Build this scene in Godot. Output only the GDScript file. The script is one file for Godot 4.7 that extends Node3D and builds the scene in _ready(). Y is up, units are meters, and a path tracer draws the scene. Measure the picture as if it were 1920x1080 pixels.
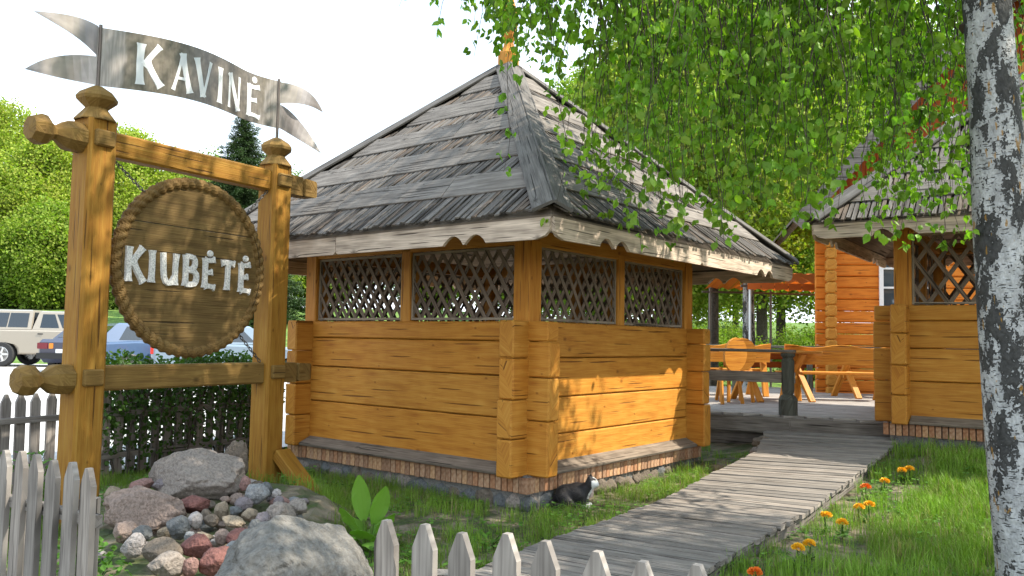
extends Node3D

# ---------- basic helpers ----------
var rng := RandomNumberGenerator.new()
var names := {}
var M := {}            # materials
var T := {}            # textures

func R(a: float, b: float) -> float: return rng.randf_range(a, b)
func P(x: float, h: float, f: float) -> Vector3: return Vector3(x, h, -f)          # metres right, up, forward

class MB:
	var v := PackedVector3Array()
	var n := PackedVector3Array()
	var t := PackedVector2Array()
	var c := PackedColorArray()
	var col := Color(1, 1, 1)
	func tri(a: Vector3, b: Vector3, d: Vector3, ua := Vector2.ZERO, ub := Vector2.ZERO, ud := Vector2.ZERO) -> void:
		var nn := (b - a).cross(d - a).normalized()
		v.append(a); v.append(d); v.append(b)
		n.append(nn); n.append(nn); n.append(nn)
		t.append(ua); t.append(ud); t.append(ub)
		c.append(col); c.append(col); c.append(col)
	func quad(a: Vector3, b: Vector3, d: Vector3, e: Vector3, uv0 := Vector2.ZERO, du := Vector2.ZERO, dv := Vector2.ZERO) -> void:
		tri(a, b, d, uv0, uv0 + du, uv0 + du + dv)
		tri(a, d, e, uv0, uv0 + du + dv, uv0 + dv)
	func strip_n(a: Vector3, b: Vector3, d: Vector3, e: Vector3, na: Vector3, nb: Vector3, nd: Vector3, ne: Vector3, ua: Vector2, ub: Vector2, ud: Vector2, ue: Vector2) -> void:
		v.append_array([a, d, b, a, e, d]); n.append_array([na, nd, nb, na, ne, nd]); t.append_array([ua, ud, ub, ua, ue, ud])
		for i in 6: c.append(col)
	func mesh(mat: Material) -> ArrayMesh:
		var a := []
		a.resize(Mesh.ARRAY_MAX)
		a[Mesh.ARRAY_VERTEX] = v; a[Mesh.ARRAY_NORMAL] = n; a[Mesh.ARRAY_TEX_UV] = t; a[Mesh.ARRAY_COLOR] = c
		var m := ArrayMesh.new()
		m.add_surface_from_arrays(Mesh.PRIMITIVE_TRIANGLES, a)
		m.surface_set_material(0, mat)
		return m

func numbered(called: String) -> String:
	if not names.has(called):
		names[called] = 0
		return called
	names[called] += 1
	return "%s_%03d" % [called, names[called]]

func thing(called, label, category, at = Vector3.ZERO, turn = 0.0, group = "") -> Node3D:
	var o := Node3D.new()
	o.name = numbered(called)
	add_child(o)
	o.position = at
	o.rotation.y = turn
	meta(o, label, category, group)
	return o

func meta(o, label, category, group = ""):
	o.set_meta("label", label)
	o.set_meta("category", category)
	if group: o.set_meta("group", group)
	return o

func part(called: String, mesh: Mesh, parent: Node, xf := Transform3D()) -> MeshInstance3D:
	var o := MeshInstance3D.new()
	if parent == self:
		o.name = numbered(called)
	else:
		var seen: Dictionary = parent.get_meta("seen_names") if parent.has_meta("seen_names") else {}
		var k: int = seen.get(called, 0)
		seen[called] = k + 1
		parent.set_meta("seen_names", seen)
		o.name = called if k == 0 else "%s_%03d" % [called, k]
	o.mesh = mesh
	o.transform = xf
	parent.add_child(o, true)
	return o

func stuff(o): o.set_meta("kind", "stuff"); return o
func structure(o, label = ""):
	o.set_meta("kind", "structure")
	if label: o.set_meta("label", label)
	return o

func multi(called, mesh: Mesh, xfs: Array, cols: Array, parent: Node) -> MultiMeshInstance3D:
	var mm := MultiMesh.new()
	mm.transform_format = MultiMesh.TRANSFORM_3D
	mm.use_colors = cols.size() > 0
	mm.mesh = mesh
	mm.instance_count = xfs.size()
	for i in xfs.size():
		mm.set_instance_transform(i, xfs[i])
		if cols.size(): mm.set_instance_color(i, cols[i])
	var o := MultiMeshInstance3D.new()
	o.name = numbered(called) if parent == self else called
	o.multimesh = mm
	parent.add_child(o, true)
	stuff(o)
	return o

func frame(x: Vector3, y: Vector3, z: Vector3, o: Vector3) -> Transform3D: return Transform3D(Basis(x, y, z), o)
# a transform whose x axis runs from a to b, y as near to up as can be
func along(a: Vector3, b: Vector3, up := Vector3.UP) -> Transform3D:
	var x := (b - a).normalized()
	var z := x.cross(up).normalized()
	var y := z.cross(x)
	return Transform3D(Basis(x, y, z), (a + b) / 2.0)

# bar along x with a chamfered rectangular section (h in y, w in z)
func bar(mb: MB, L: float, h: float, w: float, ch := 0.006, xf := Transform3D(), endch := 0.0) -> void:
	var hy := h / 2; var hz := w / 2
	var pr := [Vector2(hy, -hz + ch), Vector2(hy, hz - ch), Vector2(hy - ch, hz), Vector2(-hy + ch, hz), Vector2(-hy, hz - ch), Vector2(-hy, -hz + ch), Vector2(-hy + ch, -hz), Vector2(hy - ch, -hz)]
	var rings := [[-L / 2, 1.0], [L / 2, 1.0]]
	if endch > 0.0: rings = [[-L / 2, 0.0], [-L / 2 + endch, 1.0], [L / 2 - endch, 1.0], [L / 2, 0.0]]
	var pts := []
	for r in rings:
		var ring := []
		for p in pr:
			var q: Vector2 = p
			if r[1] == 0.0: q = Vector2(q.x - signf(q.x) * minf(endch, hy * .6), q.y - signf(q.y) * minf(endch, hz * .6))
			ring.append(xf * Vector3(r[0], q.x, q.y))
		pts.append(ring)
	var u0: float = R(0, 4)
	for k in 8:
		var a: Vector2 = pr[k]; var b: Vector2 = pr[(k + 1) % 8]
		var wd := a.distance_to(b)
		var v0: float = R(0.0, maxf(0.01, 1.0 - wd))
		for i in rings.size() - 1:
			var q0: Vector3 = pts[i][k]; var q1: Vector3 = pts[i + 1][k]; var q2: Vector3 = pts[i + 1][(k + 1) % 8]; var q3: Vector3 = pts[i][(k + 1) % 8]
			mb.quad(q0, q3, q2, q1, Vector2(u0 + rings[i][0], v0), Vector2(0, wd), Vector2(rings[i + 1][0] - rings[i][0], 0))
	for e in 2:
		var ring: Array = pts[0] if e == 0 else pts[pts.size() - 1]
		for k in range(1, 7):
			if e == 0: mb.tri(ring[0], ring[k + 1], ring[k], Vector2(u0, .1), Vector2(u0 + .02, .1 + .08 * k), Vector2(u0 + .02, .1 + .08 * k - .08))
			else: mb.tri(ring[0], ring[k], ring[k + 1], Vector2(u0, .1), Vector2(u0 + .02, .1 + .08 * k - .08), Vector2(u0 + .02, .1 + .08 * k))

# box between two corners, sharp, for small things
func box(mb: MB, c: Vector3, s: Vector3, xf := Transform3D()) -> void:
	var q := []
	for i in 8: q.append(xf * (c + Vector3((i & 1) - .5, ((i >> 1) & 1) - .5, ((i >> 2) & 1) - .5) * s))
	for f in [[0, 2, 3, 1, s.x, s.y], [5, 7, 6, 4, s.x, s.y], [4, 6, 2, 0, s.z, s.y], [1, 3, 7, 5, s.z, s.y], [2, 6, 7, 3, s.x, s.z], [4, 0, 1, 5, s.x, s.z]]:
		mb.quad(q[f[0]], q[f[1]], q[f[2]], q[f[3]], Vector2(R(0, 1), R(0, .5)), Vector2(0, f[5]), Vector2(f[4], 0))

# polygon (x, y) extruded from z0 to z1
func prism(mb: MB, poly: PackedVector2Array, z0: float, z1: float, xf := Transform3D(), uo := Vector2.ZERO) -> void:
	if Geometry2D.is_polygon_clockwise(poly): poly.reverse()
	var id := Geometry2D.triangulate_polygon(poly)
	for i in range(0, id.size(), 3):
		var a := poly[id[i]]; var b := poly[id[i + 1]]; var c := poly[id[i + 2]]
		if (b - a).cross(c - a) < 0.0:
			var s := b; b = c; c = s
		mb.tri(xf * Vector3(a.x, a.y, z1), xf * Vector3(b.x, b.y, z1), xf * Vector3(c.x, c.y, z1), a + uo, b + uo, c + uo)
		mb.tri(xf * Vector3(a.x, a.y, z0), xf * Vector3(c.x, c.y, z0), xf * Vector3(b.x, b.y, z0), a + uo, c + uo, b + uo)
	for i in poly.size():
		var a := poly[i]; var b := poly[(i + 1) % poly.size()]
		mb.quad(xf * Vector3(a.x, a.y, z0), xf * Vector3(b.x, b.y, z0), xf * Vector3(b.x, b.y, z1), xf * Vector3(a.x, a.y, z1), a + uo, b - a, Vector2(0, z1 - z0))

# smooth tube through points with a radius each
func tube(mb: MB, pts: Array, rad: Array, sides := 8, uscale := 1.0, cap := true) -> void:
	var rings := []
	var ups := Vector3(0.13, 0.2, 0.97)
	var len := 0.0
	var ls := []
	for i in pts.size():
		if i > 0: len += (pts[i] - pts[i - 1]).length()
		ls.append(len)
		var d: Vector3 = (pts[mini(i + 1, pts.size() - 1)] - pts[maxi(i - 1, 0)]).normalized()
		var x := ups.cross(d)
		if x.length() < .01: x = Vector3(1, 0, 0).cross(d)
		x = x.normalized()
		var y := d.cross(x)
		var ring := []
		for k in sides:
			var a := TAU * k / sides
			ring.append([pts[i] + (x * cos(a) + y * sin(a)) * rad[i], x * cos(a) + y * sin(a)])
		rings.append(ring)
	for i in pts.size() - 1:
		for k in sides:
			var k2 := (k + 1) % sides
			var a = rings[i][k]; var b = rings[i][k2]; var c = rings[i + 1][k2]; var d = rings[i + 1][k]
			var u0 := float(k) / sides * uscale; var u1 := float(k + 1) / sides * uscale
			mb.strip_n(a[0], b[0], c[0], d[0], a[1], b[1], c[1], d[1], Vector2(u0, ls[i]), Vector2(u1, ls[i]), Vector2(u1, ls[i + 1]), Vector2(u0, ls[i + 1]))
	if cap:
		for k in range(1, sides - 1):
			mb.tri(rings[0][0][0], rings[0][k + 1][0], rings[0][k][0])
			var e: Array = rings[rings.size() - 1]
			mb.tri(e[0][0], e[k][0], e[k + 1][0])

# lathe round y: profile of [radius, height]; n sides, flat faces when sides are few
func lathe(mb: MB, prof: Array, sides: int, xf := Transform3D(), turn := 0.0) -> void:
	for i in prof.size() - 1:
		for k in sides:
			var a := TAU * k / sides + turn; var b := TAU * (k + 1) / sides + turn
			var r0: float = prof[i][0]; var r1: float = prof[i + 1][0]
			var q0 := xf * Vector3(r0 * cos(a), prof[i][1], r0 * sin(a)); var q1 := xf * Vector3(r0 * cos(b), prof[i][1], r0 * sin(b))
			var q2 := xf * Vector3(r1 * cos(b), prof[i + 1][1], r1 * sin(b)); var q3 := xf * Vector3(r1 * cos(a), prof[i + 1][1], r1 * sin(a))
			var u := Vector2(prof[i][1], .1 + .05 * k)
			if r0 > 1e-5: mb.tri(q0, q3, q1, u, u + Vector2(prof[i + 1][1] - prof[i][1], 0), u + Vector2(0, .05))
			if r1 > 1e-5: mb.tri(q1, q3, q2, u, u + Vector2(.05, 0), u + Vector2(0, .05))

# ---------- textures ----------
func noise(sd: int, freq: float, oct := 3, type := FastNoiseLite.TYPE_SIMPLEX_SMOOTH) -> FastNoiseLite:
	var f := FastNoiseLite.new()
	f.seed = sd; f.frequency = freq; f.noise_type = type
	f.fractal_type = FastNoiseLite.FRACTAL_FBM if oct > 1 else FastNoiseLite.FRACTAL_NONE
	f.fractal_octaves = oct
	return f

func lin(r, g, b) -> Color: return Color(r, g, b).linear_to_srgb()

# wood: u runs 2 m along the grain (seamless), v 1 m across; ramp = [dark, mid, light] linear colours
func wood_texture(sd: int, dark: Color, mid: Color, light: Color, knots: int, crack: float, W := 512, H := 512) -> Array:
	var im := Image.create(W, H, true, Image.FORMAT_RGB8)
	var hm := Image.create(W, H, true, Image.FORMAT_RGB8)
	var fine := noise(sd, 1.0, 2); var broad := noise(sd + 1, 1.0, 2); var cr := noise(sd + 2, 1.0, 1); var blot := noise(sd + 3, 1.0, 3)
	var r := RandomNumberGenerator.new(); r.seed = sd
	var kn := []
	for i in knots: kn.append([r.randf(), r.randf(), r.randf_range(.006, .024)])
	for y in H:
		var v := float(y) / H
		for x in W:
			var u := float(x) / W
			var cx := cos(u * TAU); var sx := sin(u * TAU)
			var vv := v
			var kd := 0.0
			for k in kn:
				var du: float = absf(u - k[0]); du = minf(du, 1.0 - du)
				du *= 2.0
				var dv: float = v - k[1]
				if absf(du) < .12 and absf(dv) < .08:
					var e := exp(-(du * du) / .0025 - dv * dv / .0012)
					vv += signf(dv) * e * .018
					var rr := sqrt(du * du * .45 + dv * dv)
					kd = maxf(kd, clampf(1.25 - rr / k[2], 0.0, 1.0))
			var g := fine.get_noise_3d(cx * .9, sx * .9, vv * 95.0) * .5 + .5
			var b := broad.get_noise_3d(cx * .6 + 5.0, sx * .6, vv * 16.0) * .5 + .5
			var bl := blot.get_noise_3d(cx * 1.4, sx * 1.4 + 9.0, v * 5.0) * .5 + .5
			var k2 := cr.get_noise_3d(cx * .34 + 3.0, sx * .34, vv * 42.0)
			var cv := clampf((k2 - (.92 - crack)) * 14.0, 0.0, 1.0) if crack > 0.0 else 0.0
			var s := clampf((g * .5 + b * .42 + bl * .26 - .59) * 1.2 + .5, 0.0, 1.0)
			var col := dark.lerp(mid, s * 2.0) if s < .5 else mid.lerp(light, s * 2.0 - 1.0)
			col = col.lerp(dark * .55, kd * .75)
			col = col.lerp(dark * .3, cv * .8)
			im.set_pixel(x, y, Color(col.r, col.g, col.b).linear_to_srgb())
			var hgt := clampf(.35 + g * .35 + b * .2 - cv * .5 + kd * .1, 0.0, 1.0)
			hm.set_pixel(x, y, Color(hgt, hgt, hgt))
	hm.bump_map_to_normal_map(6.0)
	im.generate_mipmaps()
	return [ImageTexture.create_from_image(im), ImageTexture.create_from_image(hm)]

# blotched colour by ramp over several scales; seamless noise image
func blotch_texture(sd: int, freq: float, stops: Array, S := 512, oct := 5, type := FastNoiseLite.TYPE_SIMPLEX_SMOOTH) -> ImageTexture:
	var n := noise(sd, freq, oct, type)
	var src := n.get_seamless_image(S, S)
	var im := Image.create(S, S, true, Image.FORMAT_RGB8)
	var gr := Gradient.new()
	gr.offsets = PackedFloat32Array(stops.map(func(s): return s[0]))
	gr.colors = PackedColorArray(stops.map(func(s): return s[1]))
	var lut := []
	for i in 256:
		lut.append(gr.sample(i / 255.0).linear_to_srgb())
	for y in S:
		for x in S:
			im.set_pixel(x, y, lut[int(src.get_pixel(x, y).r * 255.0)])
	im.generate_mipmaps()
	return ImageTexture.create_from_image(im)

func bump_texture(sd: int, freq: float, strength: float, S := 512, oct := 5) -> ImageTexture:
	var im := noise(sd, freq, oct).get_seamless_image(S, S)
	im.convert(Image.FORMAT_RGB8)
	im.bump_map_to_normal_map(strength)
	return ImageTexture.create_from_image(im)

func mat(albedo: Color, rough := .85, metal := 0.0) -> StandardMaterial3D:
	var m := StandardMaterial3D.new()
	m.albedo_color = albedo.linear_to_srgb()
	m.roughness = rough; m.metallic = metal
	return m

func wood_mat(tex: Array, tint: Color, rough := .8, ns := .6, spec := .35) -> StandardMaterial3D:
	var m := mat(tint, rough)
	m.albedo_texture = tex[0]
	m.normal_enabled = true; m.normal_texture = tex[1]; m.normal_scale = ns
	m.uv1_scale = Vector3(.5, 1, 1)
	m.metallic_specular = spec
	return m

func tri_mat(tex: Texture2D, tint: Color, scale: float, world := true, rough := .95, nt: Texture2D = null, ns := 1.0) -> StandardMaterial3D:
	var m := mat(tint, rough)
	m.albedo_texture = tex
	m.uv1_triplanar = true; m.uv1_world_triplanar = world
	m.uv1_scale = Vector3.ONE * scale
	if nt:
		m.normal_enabled = true; m.normal_texture = nt; m.normal_scale = ns
	return m

func leaf_mat(back: Color, rough := .5) -> StandardMaterial3D:
	var m := mat(Color(1, 1, 1), rough)
	m.vertex_color_use_as_albedo = true
	m.backlight_enabled = true
	m.backlight = back.linear_to_srgb()
	m.metallic_specular = .35
	m.cull_mode = BaseMaterial3D.CULL_DISABLED
	return m

func make_materials() -> void:
	T.pine = wood_texture(11, Color(.30, .095, .010), Color(.48, .205, .028), Color(.58, .29, .055), 7, .2)
	T.grey = wood_texture(23, Color(.10, .092, .086), Color(.25, .235, .22), Color(.42, .40, .375), 3, .34)
	T.olive = wood_texture(37, Color(.10, .055, .018), Color(.19, .115, .04), Color(.27, .175, .065), 5, .2)
	for k in 3:
		M["pine%d" % k] = wood_mat(T.pine, [Color(1, 1, 1), Color(.93, .92, .9), Color(1.0, .95, .85)][k], .62, .5)
	M.pine_end = wood_mat(T.pine, Color(.86, .8, .72), .8, .8)
	M.sign_wood = wood_mat(T.pine, Color(.60, .66, .60), .7, .7)
	M.sign_worn = wood_mat(T.olive, Color(1.0, .95, .72), .8, .8)
	M.disc_wood = wood_mat(T.olive, Color(.72, .72, .66), .75, .8)
	M.rope = wood_mat(T.olive, Color(.8, .76, .64), .75, .5)
	for k in 5:
		M["splint%d" % k] = wood_mat(T.grey, [Color(.58, .55, .53), Color(.42, .395, .38), Color(.76, .72, .69), Color(.56, .465, .40), Color(.30, .28, .27)][k], .9, .9, .2)
	M.splint_rows = wood_mat(T.grey, Color(1, 1, 1), .9, .9, .2); M.splint_rows.vertex_color_use_as_albedo = true
	M.band = wood_mat(T.grey, Color(.80, .745, .70), .9, .8, .2)
	M.hip = wood_mat(T.grey, Color(.55, .53, .515), .9, .8, .2)
	M.roof_deck = wood_mat(T.grey, Color(.8, .68, .56), .95, .5, .2)
	M.fascia = wood_mat(T.grey, Color(2.0, 1.68, 1.38), .85, .5, .2)
	M.lattice = wood_mat(T.grey, Color(.66, .53, .42), .85, .5, .2)
	M.trim = wood_mat(T.grey, Color(1.1, .95, .75), .85, .5, .2)
	M.ledge = wood_mat(T.grey, Color(.78, .66, .54), .85, .6, .2)
	for k in 3:
		M["picket%d" % k] = wood_mat(T.grey, [Color(1.0, .94, .89), Color(.88, .83, .79), Color(1.1, 1.01, .94)][k], .9, .7, .2)
		M["plank%d" % k] = wood_mat(T.grey, [Color(.92, .85, .78), Color(.75, .70, .65), Color(1.05, .95, .86)][k], .9, .9, .2)
	M.deck = wood_mat(T.grey, Color(1.35, 1.28, 1.22), .85, .6, .2)
	M.dark_wood = wood_mat(T.grey, Color(.34, .36, .31), .8, .6)
	M.furn = wood_mat(T.pine, Color(1.15, 1.05, .9), .55, .4)
	M.house = wood_mat(T.pine, Color(1.3, .92, .66), .65, .5)
	M.redwood = wood_mat(T.pine, Color(.62, .3, .22), .7, .5)
	# stone, earth, metal
	T.speck = blotch_texture(51, .022, [[0.0, Color(.42, .40, .38)], [.36, Color(.66, .65, .64)], [.48, Color(.9, .88, .86)], [.58, Color(1.05, 1.04, 1.02)], [.72, Color(.78, .76, .76)], [1.0, Color(.6, .56, .5)]], 512, 7)
	T.stone_n = bump_texture(52, .03, 14.0)
	var sc := [Color(.42, .37, .33), Color(.25, .205, .16), Color(.42, .32, .27), Color(.45, .27, .24), Color(.33, .29, .31), Color(.33, .145, .125), Color(.46, .38, .28), Color(.38, .40, .42), Color(.20, .215, .225), Color(.62, .58, .57)]
	for k in sc.size(): M["stone%d" % k] = tri_mat(T.speck, sc[k] * Color(.66, .63, .60), 2.6, false, .9, T.stone_n, .8)
	M.boulder = tri_mat(T.speck, Color(.19, .176, .155), 1.3, false, .92, T.stone_n, 1.2)
	T.brick = blotch_texture(61, .03, [[0.0, Color(.26, .13, .07)], [.5, Color(.40, .23, .13)], [1.0, Color(.5, .34, .22)]], 256)
	for k in 4: M["brick%d" % k] = tri_mat(T.brick, [Color(1, 1, 1), Color(.75, .7, .68), Color(1.15, 1.12, 1.0), Color(.9, .75, .65)][k], 3.0, false, .95)
	M.mortar = tri_mat(T.speck, Color(.2, .19, .175), 3.0, true, .98)
	T.earth = blotch_texture(71, .012, [[0.0, Color(.045, .06, .018)], [.36, Color(.06, .085, .022)], [.5, Color(.11, .10, .05)], [.62, Color(.19, .15, .10)], [1.0, Color(.24, .20, .14)]], 1024, 6)
	T.earth_n = bump_texture(72, .04, 10.0)
	M.ground = tri_mat(T.earth, Color(1, 1, 1), .22, true, .98, T.earth_n, 1.0)
	T.lawn = blotch_texture(75, .02, [[0.0, Color(.05, .10, .015)], [.5, Color(.10, .19, .025)], [.75, Color(.17, .25, .04)], [1.0, Color(.22, .24, .06)]], 512, 6)
	M.lawn = tri_mat(T.lawn, Color(1, 1, 1), .11, true, .98, T.earth_n, 1.0)
	T.road = blotch_texture(81, .02, [[0.0, Color(.36, .34, .32)], [.5, Color(.46, .44, .42)], [1.0, Color(.55, .52, .5)]], 512, 6)
	M.road = tri_mat(T.road, Color(1, 1, 1), .3, true, .95)
	T.metal = metal_texture()
	M.banner = mat(Color(1, 1, 1), .38, .55)
	M.banner.albedo_texture = T.metal
	M.rod = mat(Color(.16, .13, .11), .5, .7)
	M.chain = mat(Color(.12, .11, .10), .55, .8)
	M.letter = tri_mat(T.speck, Color(.74, .72, .68), 4.0, false, .6)
	M.print = mat(Color(.74, .74, .72), .6)
	T.bark = bark_texture()
	M.birch = mat(Color(1, 1, 1), .85)
	M.birch.albedo_texture = T.bark[0]; M.birch.normal_enabled = true; M.birch.normal_texture = T.bark[1]; M.birch.normal_scale = 1.0
	M.birch.uv1_scale = Vector3(1, .25, 1)
	M.bark = tri_mat(T.speck, Color(.10, .082, .065), 1.2, false, .95, T.stone_n, 1.0)
	M.twig = mat(Color(.055, .035, .025), .8)
	M.leaf = leaf_mat(Color(.72, .95, .22))
	M.far_leaf = leaf_mat(Color(.72, .95, .22), .7)
	M.needle = leaf_mat(Color(.2, .3, .1), .7)
	M.blade = leaf_mat(Color(.6, .8, .2), .55)
	M.glass = mat(Color(.02, .025, .03), .06); M.glass.metallic_specular = .7
	M.pane = mat(Color(.05, .07, .08), .04); M.pane.metallic_specular = .8
	M.white = mat(Color(.78, .78, .76), .45)
	M.rubber = mat(Color(.025, .025, .025), .9)
	M.rim = mat(Color(.55, .54, .52), .35, .6)
	M.fur = mat(Color(1, 1, 1), .7); M.fur.vertex_color_use_as_albedo = true
	M.fur.rim_enabled = true; M.fur.rim = .3

# painted sheet metal: u 0..1 along the flag, v 0..1 down it; the brown paint is brushed on the middle, bare metal at both ends
func metal_texture() -> ImageTexture:
	var W := 512; var H := 128
	var im := Image.create(W, H, true, Image.FORMAT_RGB8)
	var a := noise(91, .02, 4); var b := noise(92, .05, 3); var s := noise(93, 1.0, 3)
	for y in H:
		for x in W:
			var u := float(x) / W
			var edge := a.get_noise_2d(x * 1.2, y * .5) * .055
			var paint := smoothstep(.085, .125, u + edge) * (1.0 - smoothstep(.90, .94, u + edge))
			var streak := s.get_noise_2d(x * .16, y * .012)
			var m := Color(.34, .30, .275) * (1.0 + streak * .35)
			var p := Color(.19, .16, .125) * (1.0 + b.get_noise_2d(x, y) * .35 + streak * .12)
			var c := m.lerp(p, paint * (.88 + .12 * a.get_noise_2d(x * 3.0, y * 3.0)))
			im.set_pixel(x, y, Color(c.r, c.g, c.b).linear_to_srgb())
	im.generate_mipmaps()
	return ImageTexture.create_from_image(im)

# birch bark: u once round the trunk, v 2 m up
func bark_texture() -> Array:
	var W := 384; var H := 1536
	var im := Image.create(W, H, true, Image.FORMAT_RGB8)
	var hm := Image.create(W, H, true, Image.FORMAT_RGB8)
	var a := noise(101, 1.0, 4); var b := noise(102, 1.0, 4); var l := noise(103, 1.0, 2); var o := noise(104, 1.0, 3); var g := noise(105, 1.0, 3)
	for y in H:
		var v := float(y) / H * 4.0
		for x in W:
			var u := float(x) / W
			var cx := cos(u * TAU); var sx := sin(u * TAU)
			var patch := a.get_noise_3d(cx * .85, sx * .85, v * 2.6)
			var rough := b.get_noise_3d(cx * 3.2, sx * 3.2, v * 13.0)
			var fine := l.get_noise_3d(cx * 11.0, sx * 11.0, v * 46.0)
			var lent := l.get_noise_3d(cx * 2.4, sx * 2.4, v * 70.0 + 30.0)
			var dark := smoothstep(-.04, .08, patch + rough * .62 + fine * .34)
			dark = maxf(dark, smoothstep(.38, .5, lent) * .8)
			var grey := g.get_noise_3d(cx * 2.0, sx * 2.0, v * 5.0) * .5 + .5
			var white := Color(.22, .215, .21).lerp(Color(.54, .53, .51), grey)
			var c := (white * (1.0 + fine * .25)).lerp(Color(.038, .036, .033) * (1.0 + rough * .9), dark)
			var li := smoothstep(.46, .5, o.get_noise_3d(cx * 2.8 + 4.0, sx * 2.8, v * 5.0))
			c = c.lerp(Color(.30, .15, .02), li * .8)
			im.set_pixel(x, y, Color(c.r, c.g, c.b).linear_to_srgb())
			var h := clampf(.6 - dark * .35 + rough * .3, 0, 1)
			hm.set_pixel(x, y, Color(h, h, h))
	hm.bump_map_to_normal_map(10.0)
	im.generate_mipmaps()
	return [ImageTexture.create_from_image(im), ImageTexture.create_from_image(hm)]

# ---------- the ground ----------
func terrain(x: float, f: float) -> float:
	var h := .115 * clampf(x - 1.3, 0.0, 3.0) * smoothstep(5.0, 9.2, f)
	h += .2 * smoothstep(11.0, 25.0, f) * (1.0 - smoothstep(-3.0, 3.0, x))
	var w := smoothstep(-6.0, 5.0, x)
	h += lerpf(.115 * clampf(f - 31.5, 0.0, 31.0), .07 * clampf(f - 19.0, 0.0, 42.0), w)
	var dx := (x + 2.0) / 1.0; var df := (f - 5.75) / 1.35
	h += (.03 + .13 * clampf(f - 4.8, 0.0, 1.7)) * (1.0 - smoothstep(.45, 1.0, dx * dx + df * df))
	return h

func grid_axis(lo: float, hi: float, step: float, far_lo: float, far_hi: float) -> Array:
	var a := []
	var x := lo
	while x < hi: a.append(x); x += step
	a.append(hi)
	var d := step
	while a[-1] < far_hi: d *= 1.35; a.append(minf(far_hi, a[-1] + d))
	d = step
	while a[0] > far_lo: d *= 1.35; a.push_front(maxf(far_lo, a[0] - d))
	return a

func build_ground() -> void:
	var xs := grid_axis(-6.0, 8.0, .22, -420.0, 420.0)
	var fs := grid_axis(1.0, 13.0, .22, -120.0, 700.0)
	var bumps := noise(301, .9, 3)
	var mb := MB.new(); var lawn := MB.new()
	var hh := func(x, f): return terrain(x, f) + (bumps.get_noise_2d(x, f) * .03 if f < 14.0 else 0.0) - .012
	for i in xs.size() - 1:
		for j in fs.size() - 1:
			var a := P(xs[i], hh.call(xs[i], fs[j]), fs[j]); var b := P(xs[i + 1], hh.call(xs[i + 1], fs[j]), fs[j])
			var c := P(xs[i + 1], hh.call(xs[i + 1], fs[j + 1]), fs[j + 1]); var d := P(xs[i], hh.call(xs[i], fs[j + 1]), fs[j + 1])
			(mb if fs[j] < 13.0 else lawn).quad(a, b, c, d)
	structure(part("ground", mb.mesh(M.ground), self), "brown earth with patches of green round the pavilion")
	structure(part("lawn", lawn.mesh(M.lawn), self), "sunny green lawn rising behind the car park")
	# pale car park and lane behind the fence
	var rd := MB.new()
	var fx := []
	for f in [5.0, 6.5, 8.0, 9.5, 11.0, 12.5, 14.0, 17.0, 20.0, 24.0, 28.0, 31.0]: fx.append(f)
	for j in fx.size() - 1:
		var f0: float = fx[j]; var f1: float = fx[j + 1]
		var e0 := minf(1.5, -4.15 + (f0 - 7.3) * .577 - .35) if f0 < 12.5 else 1.5
		var e1 := minf(1.5, -4.15 + (f1 - 7.3) * .577 - .35) if f1 < 12.5 else 1.5
		for k in 8:
			var x0 := lerpf(-70.0, e0, pow(k / 8.0, .4)); var x1 := lerpf(-70.0, e0, pow((k + 1) / 8.0, .4))
			var y0 := lerpf(-70.0, e1, pow(k / 8.0, .4)); var y1 := lerpf(-70.0, e1, pow((k + 1) / 8.0, .4))
			rd.quad(P(x0, terrain(x0, f0) + .03, f0), P(x1, terrain(x1, f0) + .03, f0), P(y1, terrain(y1, f1) + .03, f1), P(y0, terrain(y0, f1) + .03, f1))
	structure(part("road", rd.mesh(M.road), self), "pale sunlit paving of the car park")

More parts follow.
